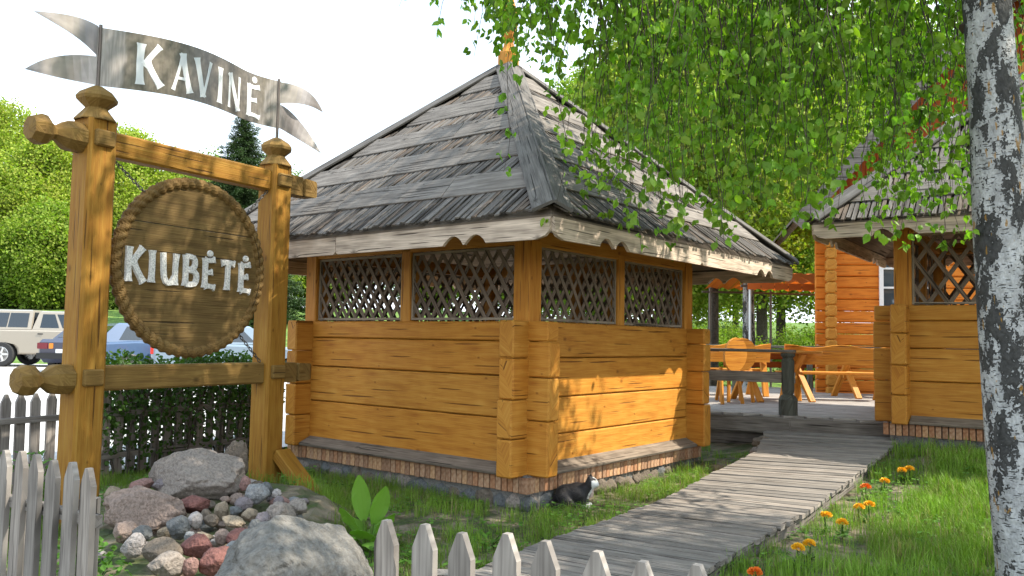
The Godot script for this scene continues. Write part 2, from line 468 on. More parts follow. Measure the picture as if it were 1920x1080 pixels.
# ---------- the log pavilion ----------
const GL0 := 3.067
func gazebo(called, label, pos: Vector3, turn: float, o: Dictionary) -> Node3D:
	var GL: float = o.get("L", GL0)
	var root := thing(called, label, "pavilion", pos, deg_to_rad(turn))
	var c := Vector3(GL / 2, 0, -GL / 2)
	var he: float = o.he; var apex: float = o.apex; var ov: float = o.get("ov", .833)
	var dirs := [Vector3(-1, 0, 0), Vector3(0, 0, 1), Vector3(1, 0, 0), Vector3(0, 0, -1)]
	var seams := [[1.563, 1.388, 1.086, .725, .262], [1.567, 1.248, .901, .576, .258]]
	# plinth
	var pl := MB.new()
	box(pl, c + Vector3(0, .06, 0), Vector3(GL + .08, .42, GL + .08))
	var plinth := part("plinth", pl.mesh(M.mortar), root)
	for fi in 4:
		var n: Vector3 = dirs[fi]; var t := Vector3.UP.cross(n)
		var F := frame(t, Vector3.UP, n, c + n * GL / 2)
		var sm: Array = seams[fi % 2]
		for i in 4:
			var h: float = sm[i] - sm[i + 1] - .008
			var mb := MB.new()
			bar(mb, GL + .42 + R(-.02, .02), h, .16, .011, Transform3D(Basis(), Vector3(R(-.01, .01), (sm[i] + sm[i + 1]) / 2, -.08 + R(-.004, .004))), .012)
			part("log", mb.mesh(M["pine%d" % rng.randi_range(0, 2)]), root, F)
		if fi > 1: continue
		# drip ledge
		var lb := MB.new()
		bar(lb, GL - .345, .028, .17, .004, Transform3D(Basis(Vector3(1, 0, 0), .42), Vector3(0, .308, .062)))
		part("ledge", lb.mesh(M.ledge), root, F)
		# soldier course of narrow bricks
		var bm := []
		for k in 4:
			var b := MB.new()
			bar(b, .125, .054, .06, .005)
			bm.append(b.mesh(M["brick%d" % k]))
		var x := -GL / 2 - .075
		while x < GL / 2 + .075:
			part("brick", bm[rng.randi_range(0, 3)], plinth, F * Transform3D(Basis(Vector3(0, 1, 0), Vector3(-1, 0, 0), Vector3(0, 0, 1)), Vector3(x, .193 + R(-.003, .003), .052 + R(-.006, .006))))
			x += .0645 + R(-.002, .002)
		x = -GL / 2 - .02
		while x < GL / 2 + .02:
			var w: float = R(.12, .30)
			var st := rock_mesh(Vector3(w * .6, R(.09, .12), .075), rng.randi(), "stone%d" % [0, 1, 4, 8, 8, 1][rng.randi_range(0, 5)], 2, 10, .16)
			part("footing_stone", st, plinth, F * Transform3D(Basis(), Vector3(x + w / 2, R(.0, .05), .02)))
			x += w * .95
	# posts
	for sx in [-1, 1]:
		for sz in [-1, 1]:
			var mb := MB.new()
			bar(mb, he - 1.60, .18, .18, .012)
			part("corner_post", mb.mesh(M.pine2), root, Transform3D(Basis(Vector3(0, 1, 0), Vector3(-1, 0, 0), Vector3(0, 0, 1)), c + Vector3(sx * (GL / 2 - .095), (1.56 + he - .05) / 2, sz * (GL / 2 - .095))))
	var pm := MB.new()
	bar(pm, he - 1.60, .13, .13, .01)
	var post_mesh := pm.mesh(M.pine0)
	for fi in 4:
		var n: Vector3 = dirs[fi]; var t := Vector3.UP.cross(n)
		var F := frame(t, Vector3.UP, n, c + n * GL / 2)
		part("post", post_mesh, root, F * Transform3D(Basis(Vector3(0, 1, 0), Vector3(-1, 0, 0), Vector3(0, 0, 1)), Vector3(0, (1.56 + he - .05) / 2, -.085)))
		var tp := MB.new()
		bar(tp, GL - .02 - .008 * (fi % 2), .14, .14, .01, Transform3D(Basis(), Vector3(0, he - .005 - .01 * (fi % 2), -.09)))
		part("wall_plate", tp.mesh(M.pine1), root, F)
		for bay in [-1, 1]:
			lattice(root, F, bay * (GL / 2 - .185) if bay < 0 else .066, -.066 if bay < 0 else GL / 2 - .185, 1.572, he - .08, o.pitch, o.slat)
	# roof
	var Wh := GL / 2 + ov; var rise := apex - he; var S := sqrt(Wh * Wh + rise * rise)
	var rb := MB.new()
	var top := c + Vector3(0, apex, 0)
	for fi in 4:
		var n: Vector3 = dirs[fi]; var t := Vector3.UP.cross(n)
		var E := c + n * Wh + Vector3(0, he, 0)
		rb.tri(E - t * Wh, E + t * Wh, top, Vector2(0, 0), Vector2(2, .0), Vector2(1, .9))
		rb.tri(E - t * Wh - Vector3(0, .022, 0), top - Vector3(0, .05, 0), E + t * Wh - Vector3(0, .022, 0), Vector2(0, 0), Vector2(1, .9), Vector2(2, .0))
		rb.quad(E - t * Wh - Vector3(0, .022, 0), E + t * Wh - Vector3(0, .022, 0), E + t * Wh, E - t * Wh)
	var roof := part("roof", rb.mesh(M.roof_deck), root)
	var spl := []
	for k in 5:
		var mb := MB.new()
		bar(mb, .4, .041, .014, .003)
		spl.append(mb.mesh(M["splint%d" % k]))
	var rest := []; var rest_col := []
	var tone := [Color(.58, .55, .53), Color(.42, .395, .38), Color(.76, .72, .69), Color(.56, .465, .40), Color(.30, .28, .27)]
	var budget := int(o.splints)
	var courses := [0.0, .116, .196, .289, .374, .47, .552, .637, .725, .815, .90, 1.0]
	for fi in 4:
		var n: Vector3 = dirs[fi]; var t := Vector3.UP.cross(n)
		var u := (-n * Wh + Vector3(0, rise, 0)).normalized()
		var m := t.cross(u)
		var E := c + n * Wh + Vector3(0, he, 0)
		for ci in courses.size() - 1:
			var s0: float = courses[ci]; var s1: float = courses[ci + 1]
			if ci % 2 == 0:
				var half := Wh * (1.0 - s0)
				var x := -half + .05
				while x < half - .05:
					var q0: float = s0 * S - .035 + R(-.016, .016)
					var q1: float = minf(s1 * S + .06, (1.0 - absf(x) / Wh) * S - .05)
					if q1 - q0 > .07:
						var a := E + t * (x + R(-.006, .006)) + u * q0 + m * (.062 + R(-.013, .013))
						var b := E + t * (x + R(-.012, .012)) + u * q1 + m * (.026 + R(-.003, .003))
						var xa := (b - a)
						var l := xa.length()
						xa /= l
						var ya := m.cross(xa).normalized()
						var za := xa.cross(ya)
						ya = ya.rotated(xa, R(-.16, .16)); za = xa.cross(ya)
						var xf := frame(xa * (l / .4), ya, za, (a + b) / 2)
						var v := rng.randi_range(0, 9)
						v = [0, 0, 0, 1, 1, 2, 2, 3, 3, 4][v]
						if budget > 0 and fi < 2:
							budget -= 1
							part("shingle", spl[v], roof, xf)
						else:
							rest.append(xf); rest_col.append(tone[v])
					x += .0555
			else:
				var qm := (s0 + s1) / 2 * S
				var half := Wh * (1.0 - s1) + .05
				var x := -half
				while x < half - .05:
					var w: float = minf(R(.9, 1.7), half - x)
					if half - x - w < .35: w = half - x
					var mb := MB.new()
					bar(mb, w - .008, (s1 - s0) * S + .012 + R(-.012, .012), .017, .004)
					var tilt := Basis(t, u, m).rotated(t, .10 + R(-.02, .02)).rotated(m, R(-.006, .006))
					part("band_board", mb.mesh(M.band), roof, Transform3D(tilt, E + t * (x + w / 2) + u * (qm + R(-.008, .008)) + m * .058))
					x += w
		# hip boards
		for sd in [-1, 1]:
			var a: Vector3 = E + t * Wh * sd; var hd: Vector3 = (top - a).normalized()
			var inw: Vector3 = m.cross(hd).normalized()
			if inw.dot(t) * sd > 0: inw = -inw
			var mb := MB.new()
			bar(mb, (top - a).length() - .02, .165, .024, .005)
			var yy: Vector3 = inw; var zz: Vector3 = hd.cross(yy)
			part("hip_board", mb.mesh(M.hip), roof, frame(hd, yy, zz, (a + top) / 2 + inw * .036 + m * (.088 + .004 * (fi % 2)) - hd * .01))
		# scalloped eave boards
		for sd in [-1, 1]:
			var pts := PackedVector2Array([Vector2(0.004, -.018), Vector2(.004, -.15), Vector2(.03, -.172)])
			for q in [[1.06, .83], [.83, .60]]:
				var xa: float = Wh - q[0]; var xb: float = Wh - q[1]
				pts.append(Vector2(xa - .0, -.172))
				for k in range(1, 7):
					var al := PI * k / 7.0
					pts.append(Vector2(lerpf(xa, xb, k / 7.0), -.172 + sin(al) * .072))
				pts.append(Vector2(xb - .012, -.172))
			pts.append(Vector2(Wh - .14, -.175)); pts.append(Vector2(Wh - .06, -.155)); pts.append(Vector2(Wh - .02, -.12)); pts.append(Vector2(Wh - .008, -.018))
			var pp := PackedVector2Array()
			for p in pts: pp.append(Vector2(p.x * sd, p.y))
			var mb := MB.new()
			prism(mb, pp, -.03, 0.0, Transform3D(), Vector2(R(0, 2), .4))
			part("eave_board", mb.mesh(M.fascia), roof, frame(t, Vector3.UP, n, E + n * .012))
	if rest.size():
		var sm := MB.new()
		bar(sm, .4, .041, .014, .003)
		multi("shingle_rows", sm.mesh(M.splint_rows), rest, rest_col, roof)
	var fn := MB.new()
	lathe(fn, [[.0, -.1], [.125, -.1], [.125, .17], [.07, .245], [.055, .30], [.085, .38], [.10, .50], [.10, .62], [.06, .78], [.045, .86], [.075, .93], [.05, 1.02], [0, 1.08]], 8, Transform3D(), PI / 8)
	part("finial", fn.mesh(M.pine2), root, Transform3D(Basis(), top))
	return root

func lattice(root, F: Transform3D, x0: float, x1: float, y0: float, y1: float, pitch: float, sw: float) -> void:
	var fr := MB.new()
	var tw := .024
	for e in [[Vector3((x0 + x1) / 2, y0 + tw / 2, 0), x1 - x0, 0], [Vector3((x0 + x1) / 2, y1 - tw / 2, 0), x1 - x0, 0], [Vector3(x0 + tw / 2, (y0 + y1) / 2, .002), y1 - y0 - .004, 1], [Vector3(x1 - tw / 2, (y0 + y1) / 2, .002), y1 - y0 - .004, 1]]:
		var b := Basis() if e[2] == 0 else Basis(Vector3(0, 1, 0), Vector3(-1, 0, 0), Vector3(0, 0, 1))
		bar(fr, e[1], tw, .03, .003, Transform3D(b, e[0] + Vector3(0, 0, -.06)))
	var fp := part("lattice_frame", fr.mesh(M.trim), root, F)
	var ang := deg_to_rad(56)
	for sd in [-1, 1]:
		var d := Vector2(cos(ang) * sd, sin(ang))
		var h := y1 - y0
		var run := h / tan(ang)
		var k := x0 - run - R(0, pitch)
		while k < x1 + run:
			# line through (k, y0) with direction d, clipped to the panel
			var ta := 0.0; var tb := h / d.y
			var tx0: float = (x0 - k) / d.x; var tx1: float = (x1 - k) / d.x
			ta = maxf(ta, minf(tx0, tx1)); tb = minf(tb, maxf(tx0, tx1))
			if tb - ta > .05:
				var a := Vector3(k + d.x * ta, y0 + d.y * ta, -.056 - .011 * sd * .5); var b := Vector3(k + d.x * tb, y0 + d.y * tb, -.056 - .011 * sd * .5)
				var mb := MB.new()
				var dir := (b - a).normalized()
				bar(mb, (b - a).length() + .006, sw, .009, .0015, frame(dir, Vector3(0, 0, 1).cross(dir), Vector3(0, 0, 1), (a + b) / 2))
				part("slat", mb.mesh(M.lattice), fp)
			k += pitch

# ---------- stones ----------
var ico_cache := {}
func ico(level: int) -> Array:
	if ico_cache.has(level): return ico_cache[level]
	var ph := (1.0 + sqrt(5.0)) / 2.0
	var v := [Vector3(-1, ph, 0), Vector3(1, ph, 0), Vector3(-1, -ph, 0), Vector3(1, -ph, 0), Vector3(0, -1, ph), Vector3(0, 1, ph), Vector3(0, -1, -ph), Vector3(0, 1, -ph), Vector3(ph, 0, -1), Vector3(ph, 0, 1), Vector3(-ph, 0, -1), Vector3(-ph, 0, 1)]
	for i in v.size(): v[i] = v[i].normalized()
	var f := [[0, 11, 5], [0, 5, 1], [0, 1, 7], [0, 7, 10], [0, 10, 11], [1, 5, 9], [5, 11, 4], [11, 10, 2], [10, 7, 6], [7, 1, 8], [3, 9, 4], [3, 4, 2], [3, 2, 6], [3, 6, 8], [3, 8, 9], [4, 9, 5], [2, 4, 11], [6, 2, 10], [8, 6, 7], [9, 8, 1]]
	for l in level:
		var mid := {}
		var nf := []
		for t in f:
			var m := []
			for k in 3:
				var a: int = t[k]; var b: int = t[(k + 1) % 3]
				var key := mini(a, b) * 100000 + maxi(a, b)
				if not mid.has(key):
					mid[key] = v.size()
					v.append(((v[a] + v[b]) / 2.0).normalized())
				m.append(mid[key])
			nf.append([t[0], m[0], m[2]]); nf.append([t[1], m[1], m[0]]); nf.append([t[2], m[2], m[1]]); nf.append(m)
		f = nf
	ico_cache[level] = [v, f]
	return ico_cache[level]

func rock_mesh(r: Vector3, sd: int, matname: String, level := 2, facets := 7, rough := .12) -> ArrayMesh:
	var ic := ico(level)
	var g := RandomNumberGenerator.new(); g.seed = sd
	var nz := noise(sd % 10000, 1.1, 3)
	var planes := []
	for i in facets:
		planes.append([Vector3(g.randf_range(-1, 1), g.randf_range(-1, 1), g.randf_range(-1, 1)).normalized(), g.randf_range(.62, .9)])
	var pv := []
	var nv := []
	for p in ic[0]:
		var q: Vector3 = p
		q *= 1.0 + nz.get_noise_3dv(p * 1.3) * rough * 2.0
		for pl in planes:
			var d: float = q.dot(pl[0]) - pl[1]
			if d > 0: q -= pl[0] * d * .88
		q *= 1.0 + nz.get_noise_3dv(p * 4.5) * rough * .35
		pv.append(q * r)
		nv.append(Vector3.ZERO)
	for t in ic[1]:
		var nn: Vector3 = (pv[t[1]] - pv[t[0]]).cross(pv[t[2]] - pv[t[0]])
		for k in 3: nv[t[k]] += nn
	var mb := MB.new()
	for t in ic[1]:
		var fn: Vector3 = (pv[t[1]] - pv[t[0]]).cross(pv[t[2]] - pv[t[0]]).normalized()
		for k in [0, 2, 1]:
			mb.v.append(pv[t[k]]); mb.n.append((nv[t[k]].normalized() * .65 + fn * .35).normalized()); mb.t.append(Vector2.ZERO); mb.c.append(Color.WHITE)
	return mb.mesh(M[matname])

const STONES := [[-2.36, 0.32, 6.27, 0.345, 0.191, 0], [-2.18, 0.38, 6.66, 0.096, 0.159, 1], [-2.38, 0.23, 5.55, 0.241, 0.145, 2], [-2.67, 0.3, 6.08, 0.079, 0.044, 3], [-2.54, 0.3, 6.11, 0.066, 0.044, 4], [-2.14, 0.25, 5.68, 0.103, 0.062, 5], [-1.91, 0.23, 5.58, 0.044, 0.065, 6], [-1.76, 0.21, 5.36, 0.078, 0.031, 6], [-1.69, 0.22, 5.5, 0.052, 0.04, 6], [-1.78, 0.28, 5.91, 0.086, 0.064, 7], [-1.8, 0.25, 5.7, 0.054, 0.045, 4], [-1.81, 0.23, 5.56, 0.044, 0.032, 8], [-1.57, 0.21, 5.37, 0.043, 0.058, 4], [-1.94, 0.31, 6.15, 0.04, 0.049, 3], [-1.48, 0.22, 5.46, 0.091, 0.087, 0], [-1.42, 0.25, 5.67, 0.066, 0.045, 0], [-2.07, 0.19, 5.26, 0.069, 0.069, 8], [-2.0, 0.21, 5.37, 0.043, 0.047, 9], [-1.9, 0.21, 5.37, 0.047, 0.039, 1], [-2.23, 0.18, 5.13, 0.052, 0.045, 8], [-2.21, 0.15, 4.96, 0.061, 0.068, 9], [-2.36, 0.18, 5.18, 0.064, 0.064, 2], [-1.99, 0.14, 4.86, 0.113, 0.07, 1], [-1.82, 0.15, 4.94, 0.096, 0.068, 5], [-1.62, 0.12, 4.74, 0.103, 0.075, 5], [-1.87, 0.12, 4.62, 0.097, 0.073, 0], [-1.75, 0.12, 4.65, 0.044, 0.05, 3], [-1.62, 0.15, 4.93, 0.043, 0.043, 7], [-1.63, 0.17, 5.12, 0.081, 0.048, 5], [-1.73, 0.17, 5.11, 0.048, 0.048, 2], [-1.85, 0.17, 5.13, 0.052, 0.019, 6], [-1.53, 0.15, 4.97, 0.036, 0.04, 3], [-2.76, 0.27, 5.85, 0.055, 0.051, 6], [-1.75, 0.29, 6.04, 0.048, 0.044, 8], [-1.64, 0.28, 5.93, 0.03, 0.034, 9], [-1.59, 0.26, 5.79, 0.038, 0.029, 4], [-1.5, 0.12, 4.52, 0.029, 0.02, 6], [-1.93, 0.17, 5.1, 0.03, 0.033, 7], [-1.97, 0.22, 5.48, 0.032, 0.04, 1], [-1.61, 0.2, 5.32, 0.039, 0.031, 8]]
const STONE_LABEL := ["speckled tan fieldstone in the stone pile below the sign", "dull brown fieldstone in the stone pile below the sign", "pinkish tan fieldstone in the stone pile below the sign", "small pink stone in the stone pile below the sign", "mauve grey stone in the stone pile below the sign", "dark red stone in the stone pile below the sign", "smooth beige cobble in the stone pile below the sign", "pale blue grey stone in the stone pile below the sign", "dark slate grey stone in the stone pile below the sign", "small whitish stone in the stone pile below the sign"]

func build_stones() -> void:
	for i in STONES.size():
		var s: Array = STONES[i]
		var big: bool = s[3] > .2
		var rz: float = s[3] * (R(.75, 1.0) if big else R(.7, 1.1))
		var m := rock_mesh(Vector3(s[3] * 1.1, s[4] * 1.12, rz), 1000 + i * 7, "stone%d" % s[5], 4 if big else 3, 9 if big else 6, .13 if big else .09)
		var o := part("fieldstone", m, self, Transform3D(Basis(Vector3.UP, R(-.4, .4)).rotated(Vector3.BACK, R(-.2, .2)), P(s[0], s[1], s[2])))
		meta(o, STONE_LABEL[s[5]], "stone", "stones piled below the sign")
		if i == 0: o.set_meta("label", "largest grey tan rock at the top of the stone pile")
		if i == 1: o.set_meta("label", "tall brown rock leaning behind the largest rock of the pile")
		if i == 2: o.set_meta("label", "large pinkish tan rock on the fence side of the stone pile")
	# small filler stones wedged between the others, set on the mound
	for i in 60:
		var a: float = R(0, TAU); var q := sqrt(R(0, 1))
		var x: float = -2.0 + cos(a) * q * .62; var f: float = 5.55 + sin(a) * q * .95
		var r: float = R(.028, .055)
		var k := rng.randi_range(0, 9)
		var o := part("fieldstone", rock_mesh(Vector3(r * R(.9, 1.4), r * R(.6, .9), r), 5000 + i, "stone%d" % k, 2, 6, .09), self, Transform3D(Basis(Vector3.UP, R(0, TAU)), P(x, terrain(x, f) + r * .35, f)))
		meta(o, STONE_LABEL[k], "stone", "stones piled below the sign")
	var b := part("boulder", rock_mesh(Vector3(.40, .36, .38), 77, "boulder", 5, 6, .07), self, Transform3D(Basis(Vector3.UP, .5), P(-1.03, .14, 4.12)))
	meta(b, "big rounded speckled grey boulder between the pickets and the stone pile", "boulder")
	for q in [[2.86, .27, 9.35, .13, .10, 1], [3.06, .26, 9.2, .14, .09, 7], [2.72, .2, 9.12, .11, .08, 0]]:
		var o := part("garden_stone", rock_mesh(Vector3(q[3], q[4], q[3]), int(q[0] * 100), "stone%d" % q[5], 3), self, Transform3D(Basis(Vector3.UP, R(0, 3)), P(q[0], q[1], q[2])))
		meta(o, "mossy round stone lying between boardwalk and pavilion corner", "stone", "stones by the end of the boardwalk")

# ---------- lettering ----------
# strokes of a letter in a box one high: [points, flared]
func strokes(ch: String) -> Array:
	match ch:
		"K": return [[[[.10, 0], [.08, .5], [.10, 1]], 1], [[[.16, .46], [.34, .72], [.56, 1]], 1], [[[.24, .58], [.40, .3], [.62, 0]], 1]]
		"I": return [[[[.10, 0], [.11, .5], [.10, 1]], 1]]
		"U": return [[[[.08, 1], [.11, .55], [.13, .28], [.22, .09], [.34, .05], [.46, .1], [.54, .26]], 0], [[[.58, 0], [.57, .5], [.60, 1]], 1]]
		"B": return [[[[.10, 0], [.10, .5], [.10, 1]], 1], [[[.10, .95], [.36, .95], [.46, .84], [.46, .67], [.36, .55], [.12, .52]], 0], [[[.12, .52], [.40, .5], [.54, .38], [.53, .18], [.42, .06], [.10, .05]], 0]]
		"E": return [[[[.10, 0], [.10, .5], [.10, 1]], 1], [[[.08, .94], [.3, .93], [.50, .97]], 1], [[[.1, .52], [.25, .52], [.40, .54]], 1], [[[.08, .05], [.3, .06], [.52, .02]], 1]]
		"T": return [[[[.0, .92], [.3, .96], [.60, .92]], 1], [[[.28, 0], [.30, .5], [.30, .94]], 1]]
		"A": return [[[[.02, 0], [.16, .5], [.27, 1]], 1], [[[.27, 1], [.38, .5], [.54, 0]], 2], [[[.12, .33], [.26, .33], [.42, .33]], 0]]
		"V": return [[[[.0, 1], [.14, .5], [.27, 0]], 2], [[[.27, 0], [.40, .5], [.52, 1]], 1]]
		"N": return [[[[.08, 0], [.08, .5], [.08, 1]], 1], [[[.08, 1], [.30, .5], [.52, 0]], 2], [[[.53, 0], [.53, .5], [.54, 1]], 1]]
	return []
const LETTER_W := {"K": .66, "I": .24, "U": .70, "B": .62, "E": .60, "T": .62, "A": .58, "V": .54, "N": .64}

# place(x, y, z) puts a point of the flat letter on its surface
func letter(mb: MB, ch: String, x0: float, y0: float, h: float, wscale: float, thick: float, thin: float, depth: float, place: Callable, dot: bool) -> void:
	var si := 0
	for st in strokes(ch):
		var ctl: Array = st[0]
		var pts := []
		var cv := Curve2D.new()
		for p in ctl: cv.add_point(Vector2(x0 + p[0] * h * wscale, y0 + p[1] * h))
		var nseg := 8
		for i in nseg + 1:
			var tt := float(i) / nseg * (ctl.size() - 1)
			var k := mini(int(tt), ctl.size() - 2); var fr := tt - k
			var a := cv.get_point_position(maxi(k - 1, 0)); var b := cv.get_point_position(k); var c := cv.get_point_position(k + 1); var d := cv.get_point_position(mini(k + 2, ctl.size() - 1))
			pts.append(b.cubic_interpolate(c, a, d, fr))
		var wl := []
		for i in nseg + 1:
			var e := absf(float(i) / nseg * 2.0 - 1.0)
			var w: float = thick if (st[1] != 1 or si == 0 or ch in ["T", "E", "K"]) else lerpf(thin, thick, .5)
			if ch == "A" and si == 0: w = thin
			if ch == "A" and si == 2: w = thin
			if ch == "V" and si == 1: w = thin
			if ch == "N" and si != 1: w = thin
			if ch == "E" and si > 0: w = lerpf(thin, thick, .6)
			if ch == "K" and si == 1: w = lerpf(thin, thick, .6)
			if st[1] > 0: w *= 1.0 + .42 * pow(e, 4.0)
			wl.append(w * h * .5)
		var z := depth + .0012 * si
		var ring := []
		for i in nseg + 1:
			var d: Vector2 = (pts[mini(i + 1, nseg)] - pts[maxi(i - 1, 0)]).normalized()
			var nn: Vector2 = Vector2(-d.y, d.x) * wl[i]
			var l: Vector2 = pts[i] + nn; var r: Vector2 = pts[i] - nn
			var li: Vector2 = pts[i] + nn * .82; var ri: Vector2 = pts[i] - nn * .82
			ring.append([place.call(l.x, l.y, 0.0), place.call(li.x, li.y, z), place.call(ri.x, ri.y, z), place.call(r.x, r.y, 0.0)])
		for i in nseg:
			for k in 3:
				mb.quad(ring[i][k], ring[i][k + 1], ring[i + 1][k + 1], ring[i + 1][k])
		for e in [0, nseg]:
			mb.quad(ring[e][0], ring[e][3], ring[e][2], ring[e][1])
		si += 1
	if dot:
		var cxy := Vector2(x0 + .3 * h * wscale, y0 + h * 1.17)
		var prev := []
		for k in 11:
			var a := TAU * k / 10.0
			var o := cxy + Vector2(cos(a), sin(a)) * h * thick * .62
			var q := cxy + Vector2(cos(a), sin(a)) * h * thick * .48
			var cur := [place.call(o.x, o.y, 0.0), place.call(q.x, q.y, depth)]
			if k > 0:
				mb.quad(prev[0], cur[0], cur[1], prev[1])
				mb.tri(place.call(cxy.x, cxy.y, depth), prev[1], cur[1])
			prev = cur

# ---------- the sign ----------
const SIGN_A := Vector3(-3.09, 0, -6.0)
const SIGN_B := Vector3(-2.19, 0, -7.5)
const SIGN_L := 1.749
func sign_frame_of() -> Transform3D:
	var x := (SIGN_B - SIGN_A).normalized()
	return frame(x, Vector3.UP, x.cross(Vector3.UP), SIGN_A)

func chain(root: Node3D, a: Vector3, b: Vector3) -> void:
	var mb := MB.new()
	var pts := []
	for k in 9:
		var t := TAU * k / 8.0
		pts.append(Vector3(cos(t) * .022, sin(t) * .012, 0))
	for k in 8: tube(mb, [pts[k], pts[k + 1]], [.0045, .0045], 5, 1.0, false)
	var ms := mb.mesh(M.chain)
	var n := int((b - a).length() / .033)
	for i in n:
		var xf := along(a.lerp(b, float(i) / n), a.lerp(b, float(i + 1) / n))
		if i % 2: xf.basis = xf.basis.rotated(xf.basis.x.normalized(), PI / 2)
		part("chain_link", ms, root, xf)

func build_sign() -> void:
	var F := sign_frame_of()
	var root := thing("sign_frame", "two carved timber posts with cross beams holding the round sign", "sign frame")
	root.transform = F
	var V := Basis(Vector3(0, 1, 0), Vector3(-1, 0, 0), Vector3(0, 0, 1))
	for i in 2:
		var x := SIGN_L * i
		var mb := MB.new()
		bar(mb, 3.05, .222, .222, .022, Transform3D(V, Vector3(x, 1.425, 0)))
		var post := part("post", mb.mesh(M.sign_wood), root)
		var kb := MB.new()
		lathe(kb, [[.15, 2.945], [.152, 2.953], [.085, 3.035], [.078, 3.045], [.14, 3.10], [.145, 3.125], [.118, 3.16], [.035, 3.212], [0, 3.216]], 8, Transform3D(Basis(), Vector3(x, 0, 0)), PI / 8)
		part("carved_knob", kb.mesh(M.sign_worn), post)
	for y in [2.80, 1.065]:
		var mb := MB.new()
		bar(mb, SIGN_L - .225, .185, .13, .014, Transform3D(Basis(), Vector3(SIGN_L / 2, y, 0)))
		var beam := part("cross_beam", mb.mesh(M.sign_worn if y < 2 else M.sign_wood), root)
		var e0 := MB.new()
		lathe(e0, [[.11, .112], [.112, .20], [.105, .235], [.052, .305], [.06, .325], [.108, .375], [.112, .42], [.085, .475], [0.0, .482]], 8, Transform3D(Basis(Vector3(0, 0, 1), PI / 2), Vector3(0, y, 0)), PI / 8)
		part("beam_end", e0.mesh(M.sign_worn), beam)
		var e1 := MB.new()
		lathe(e1, [[.125, .112], [.125, .26], [.08, .275], [.08, .285], [.118, .30], [.11, .44], [.09, .47], [0.0, .472]], 4, Transform3D(Basis(Vector3(0, 0, 1), -PI / 2), Vector3(SIGN_L, y, 0)), PI / 4)
		part("beam_end", e1.mesh(M.sign_worn), beam)
		for i in 2:
			var pg := MB.new()
			bar(pg, .15, .12, .14, .012, Transform3D(Basis(), Vector3(SIGN_L * i + (.0 if i == 0 else .0), y + .01, .075)), .01)
			part("peg", pg.mesh(M.sign_worn), beam)
	var br := MB.new()
	bar(br, .62, .10, .16, .008, along(Vector3(SIGN_L + .06, .34, .14), Vector3(SIGN_L + .02, -.02, .62)))
	part("brace", br.mesh(M.sign_wood), root)
	# round hanging sign
	var s := thing("hanging_sign", "round brown wooden sign with carved rope rim and white letters KIUBĖTĖ", "sign")
	s.transform = F
	var ctr := Vector3(SIGN_L / 2, 1.94, 0.02)
	var rad := .675
	var cuts := [[.322, .70], [-.298, .314], [-.70, -.2995]]
	for cu in cuts:
		var poly := PackedVector2Array()
		for k in 96:
			var a := TAU * k / 96.0
			var p := Vector2(cos(a), sin(a)) * rad
			poly.append(Vector2(p.x, clampf(p.y, cu[0], cu[1])))
		var clean := PackedVector2Array()
		for k in poly.size():
			if clean.size() == 0 or poly[k].distance_to(clean[clean.size() - 1]) > .002: clean.append(poly[k])
		# drop points lying along the straight cuts
		var fin := PackedVector2Array()
		for k in clean.size():
			var a := clean[(k - 1 + clean.size()) % clean.size()]; var b := clean[k]; var c := clean[(k + 1) % clean.size()]
			if absf((b - a).normalized().cross((c - b).normalized())) > .004: fin.append(b)
		var mb := MB.new()
		prism(mb, fin, -.025, .025 + R(-.003, .003), Transform3D(Basis(), ctr), Vector2(R(0, 1), .5 - (cu[0] + cu[1]) / 2 + R(-.1, .1)))
		part("sign_board", mb.mesh(M.disc_wood), s)
	# carved rope: three strands twisted round a ring
	var rp := MB.new()
	var NU := 300; var NV := 14
	var pos := func(i: int, j: int) -> Array:
		var a := TAU * i / NU; var b := TAU * j / NV
		var tw := b * 2.0 + a * 58.0
		var r := .043 + .010 * (absf(cos(tw * .5)) - .5) * 2.0
		var c := Vector3(cos(a), sin(a), 0)
		return [ctr + c * (rad + .012) + (c * cos(b) + Vector3(0, 0, 1) * sin(b)) * r + Vector3(0, 0, .012), c * cos(b) + Vector3(0, 0, 1) * sin(b), Vector2(a * .7, .2 + j * .02)]
	var pp := []
	for i in NU + 1:
		var row := []
		for j in NV + 1: row.append(pos.call(i % NU, j % NV))
		pp.append(row)
	for i in NU:
		for j in NV:
			var a = pp[i][j]; var b = pp[i + 1][j]; var c = pp[i + 1][j + 1]; var d = pp[i][j + 1]
			rp.tri(a[0], b[0], c[0], a[2], b[2], c[2]); rp.tri(a[0], c[0], d[0], a[2], c[2], d[2])
	part("rope_rim", rp.mesh(M.rope), s)
	var word := "KIUBETE"; var dots := [4, 6]
	var wsc := .93; var h := .25; var gap := .045
	var tot := 0.0
	for ch in word: tot += LETTER_W[ch] * h * wsc + gap
	var x: float = SIGN_L / 2 - tot / 2 + .01
	for i in word.length():
		var mb := MB.new()
		letter(mb, word[i], x, 1.79 + [.0, .004, -.004, -.002, -.006, -.012, -.02][i], h * [1.06, 1.0, 1.0, 1.0, .98, .98, 1.0][i], wsc, .195, .165, .018, func(px, py, pz): return Vector3(px, py, ctr.z + .0262 + pz), i in dots)
		part("letter", mb.mesh(M.letter), s)
		x += LETTER_W[word[i]] * h * wsc + gap
	chain(s, Vector3(.12, 2.70, .03), Vector3(SIGN_L / 2 - .47, 1.94 + .54, .04))
	chain(s, Vector3(SIGN_L - .12, 2.70, .03), Vector3(SIGN_L / 2 + .50, 1.94 + .50, .04))
	chain(s, Vector3(SIGN_L - .13, 1.165, .03), Vector3(SIGN_L / 2 + .48, 1.94 - .53, .04))
	# metal flag on two rods
	var fl := thing("metal_banner", "swallow-tailed brown sheet metal banner with white letters KAVINĖ", "banner")
	fl.transform = F
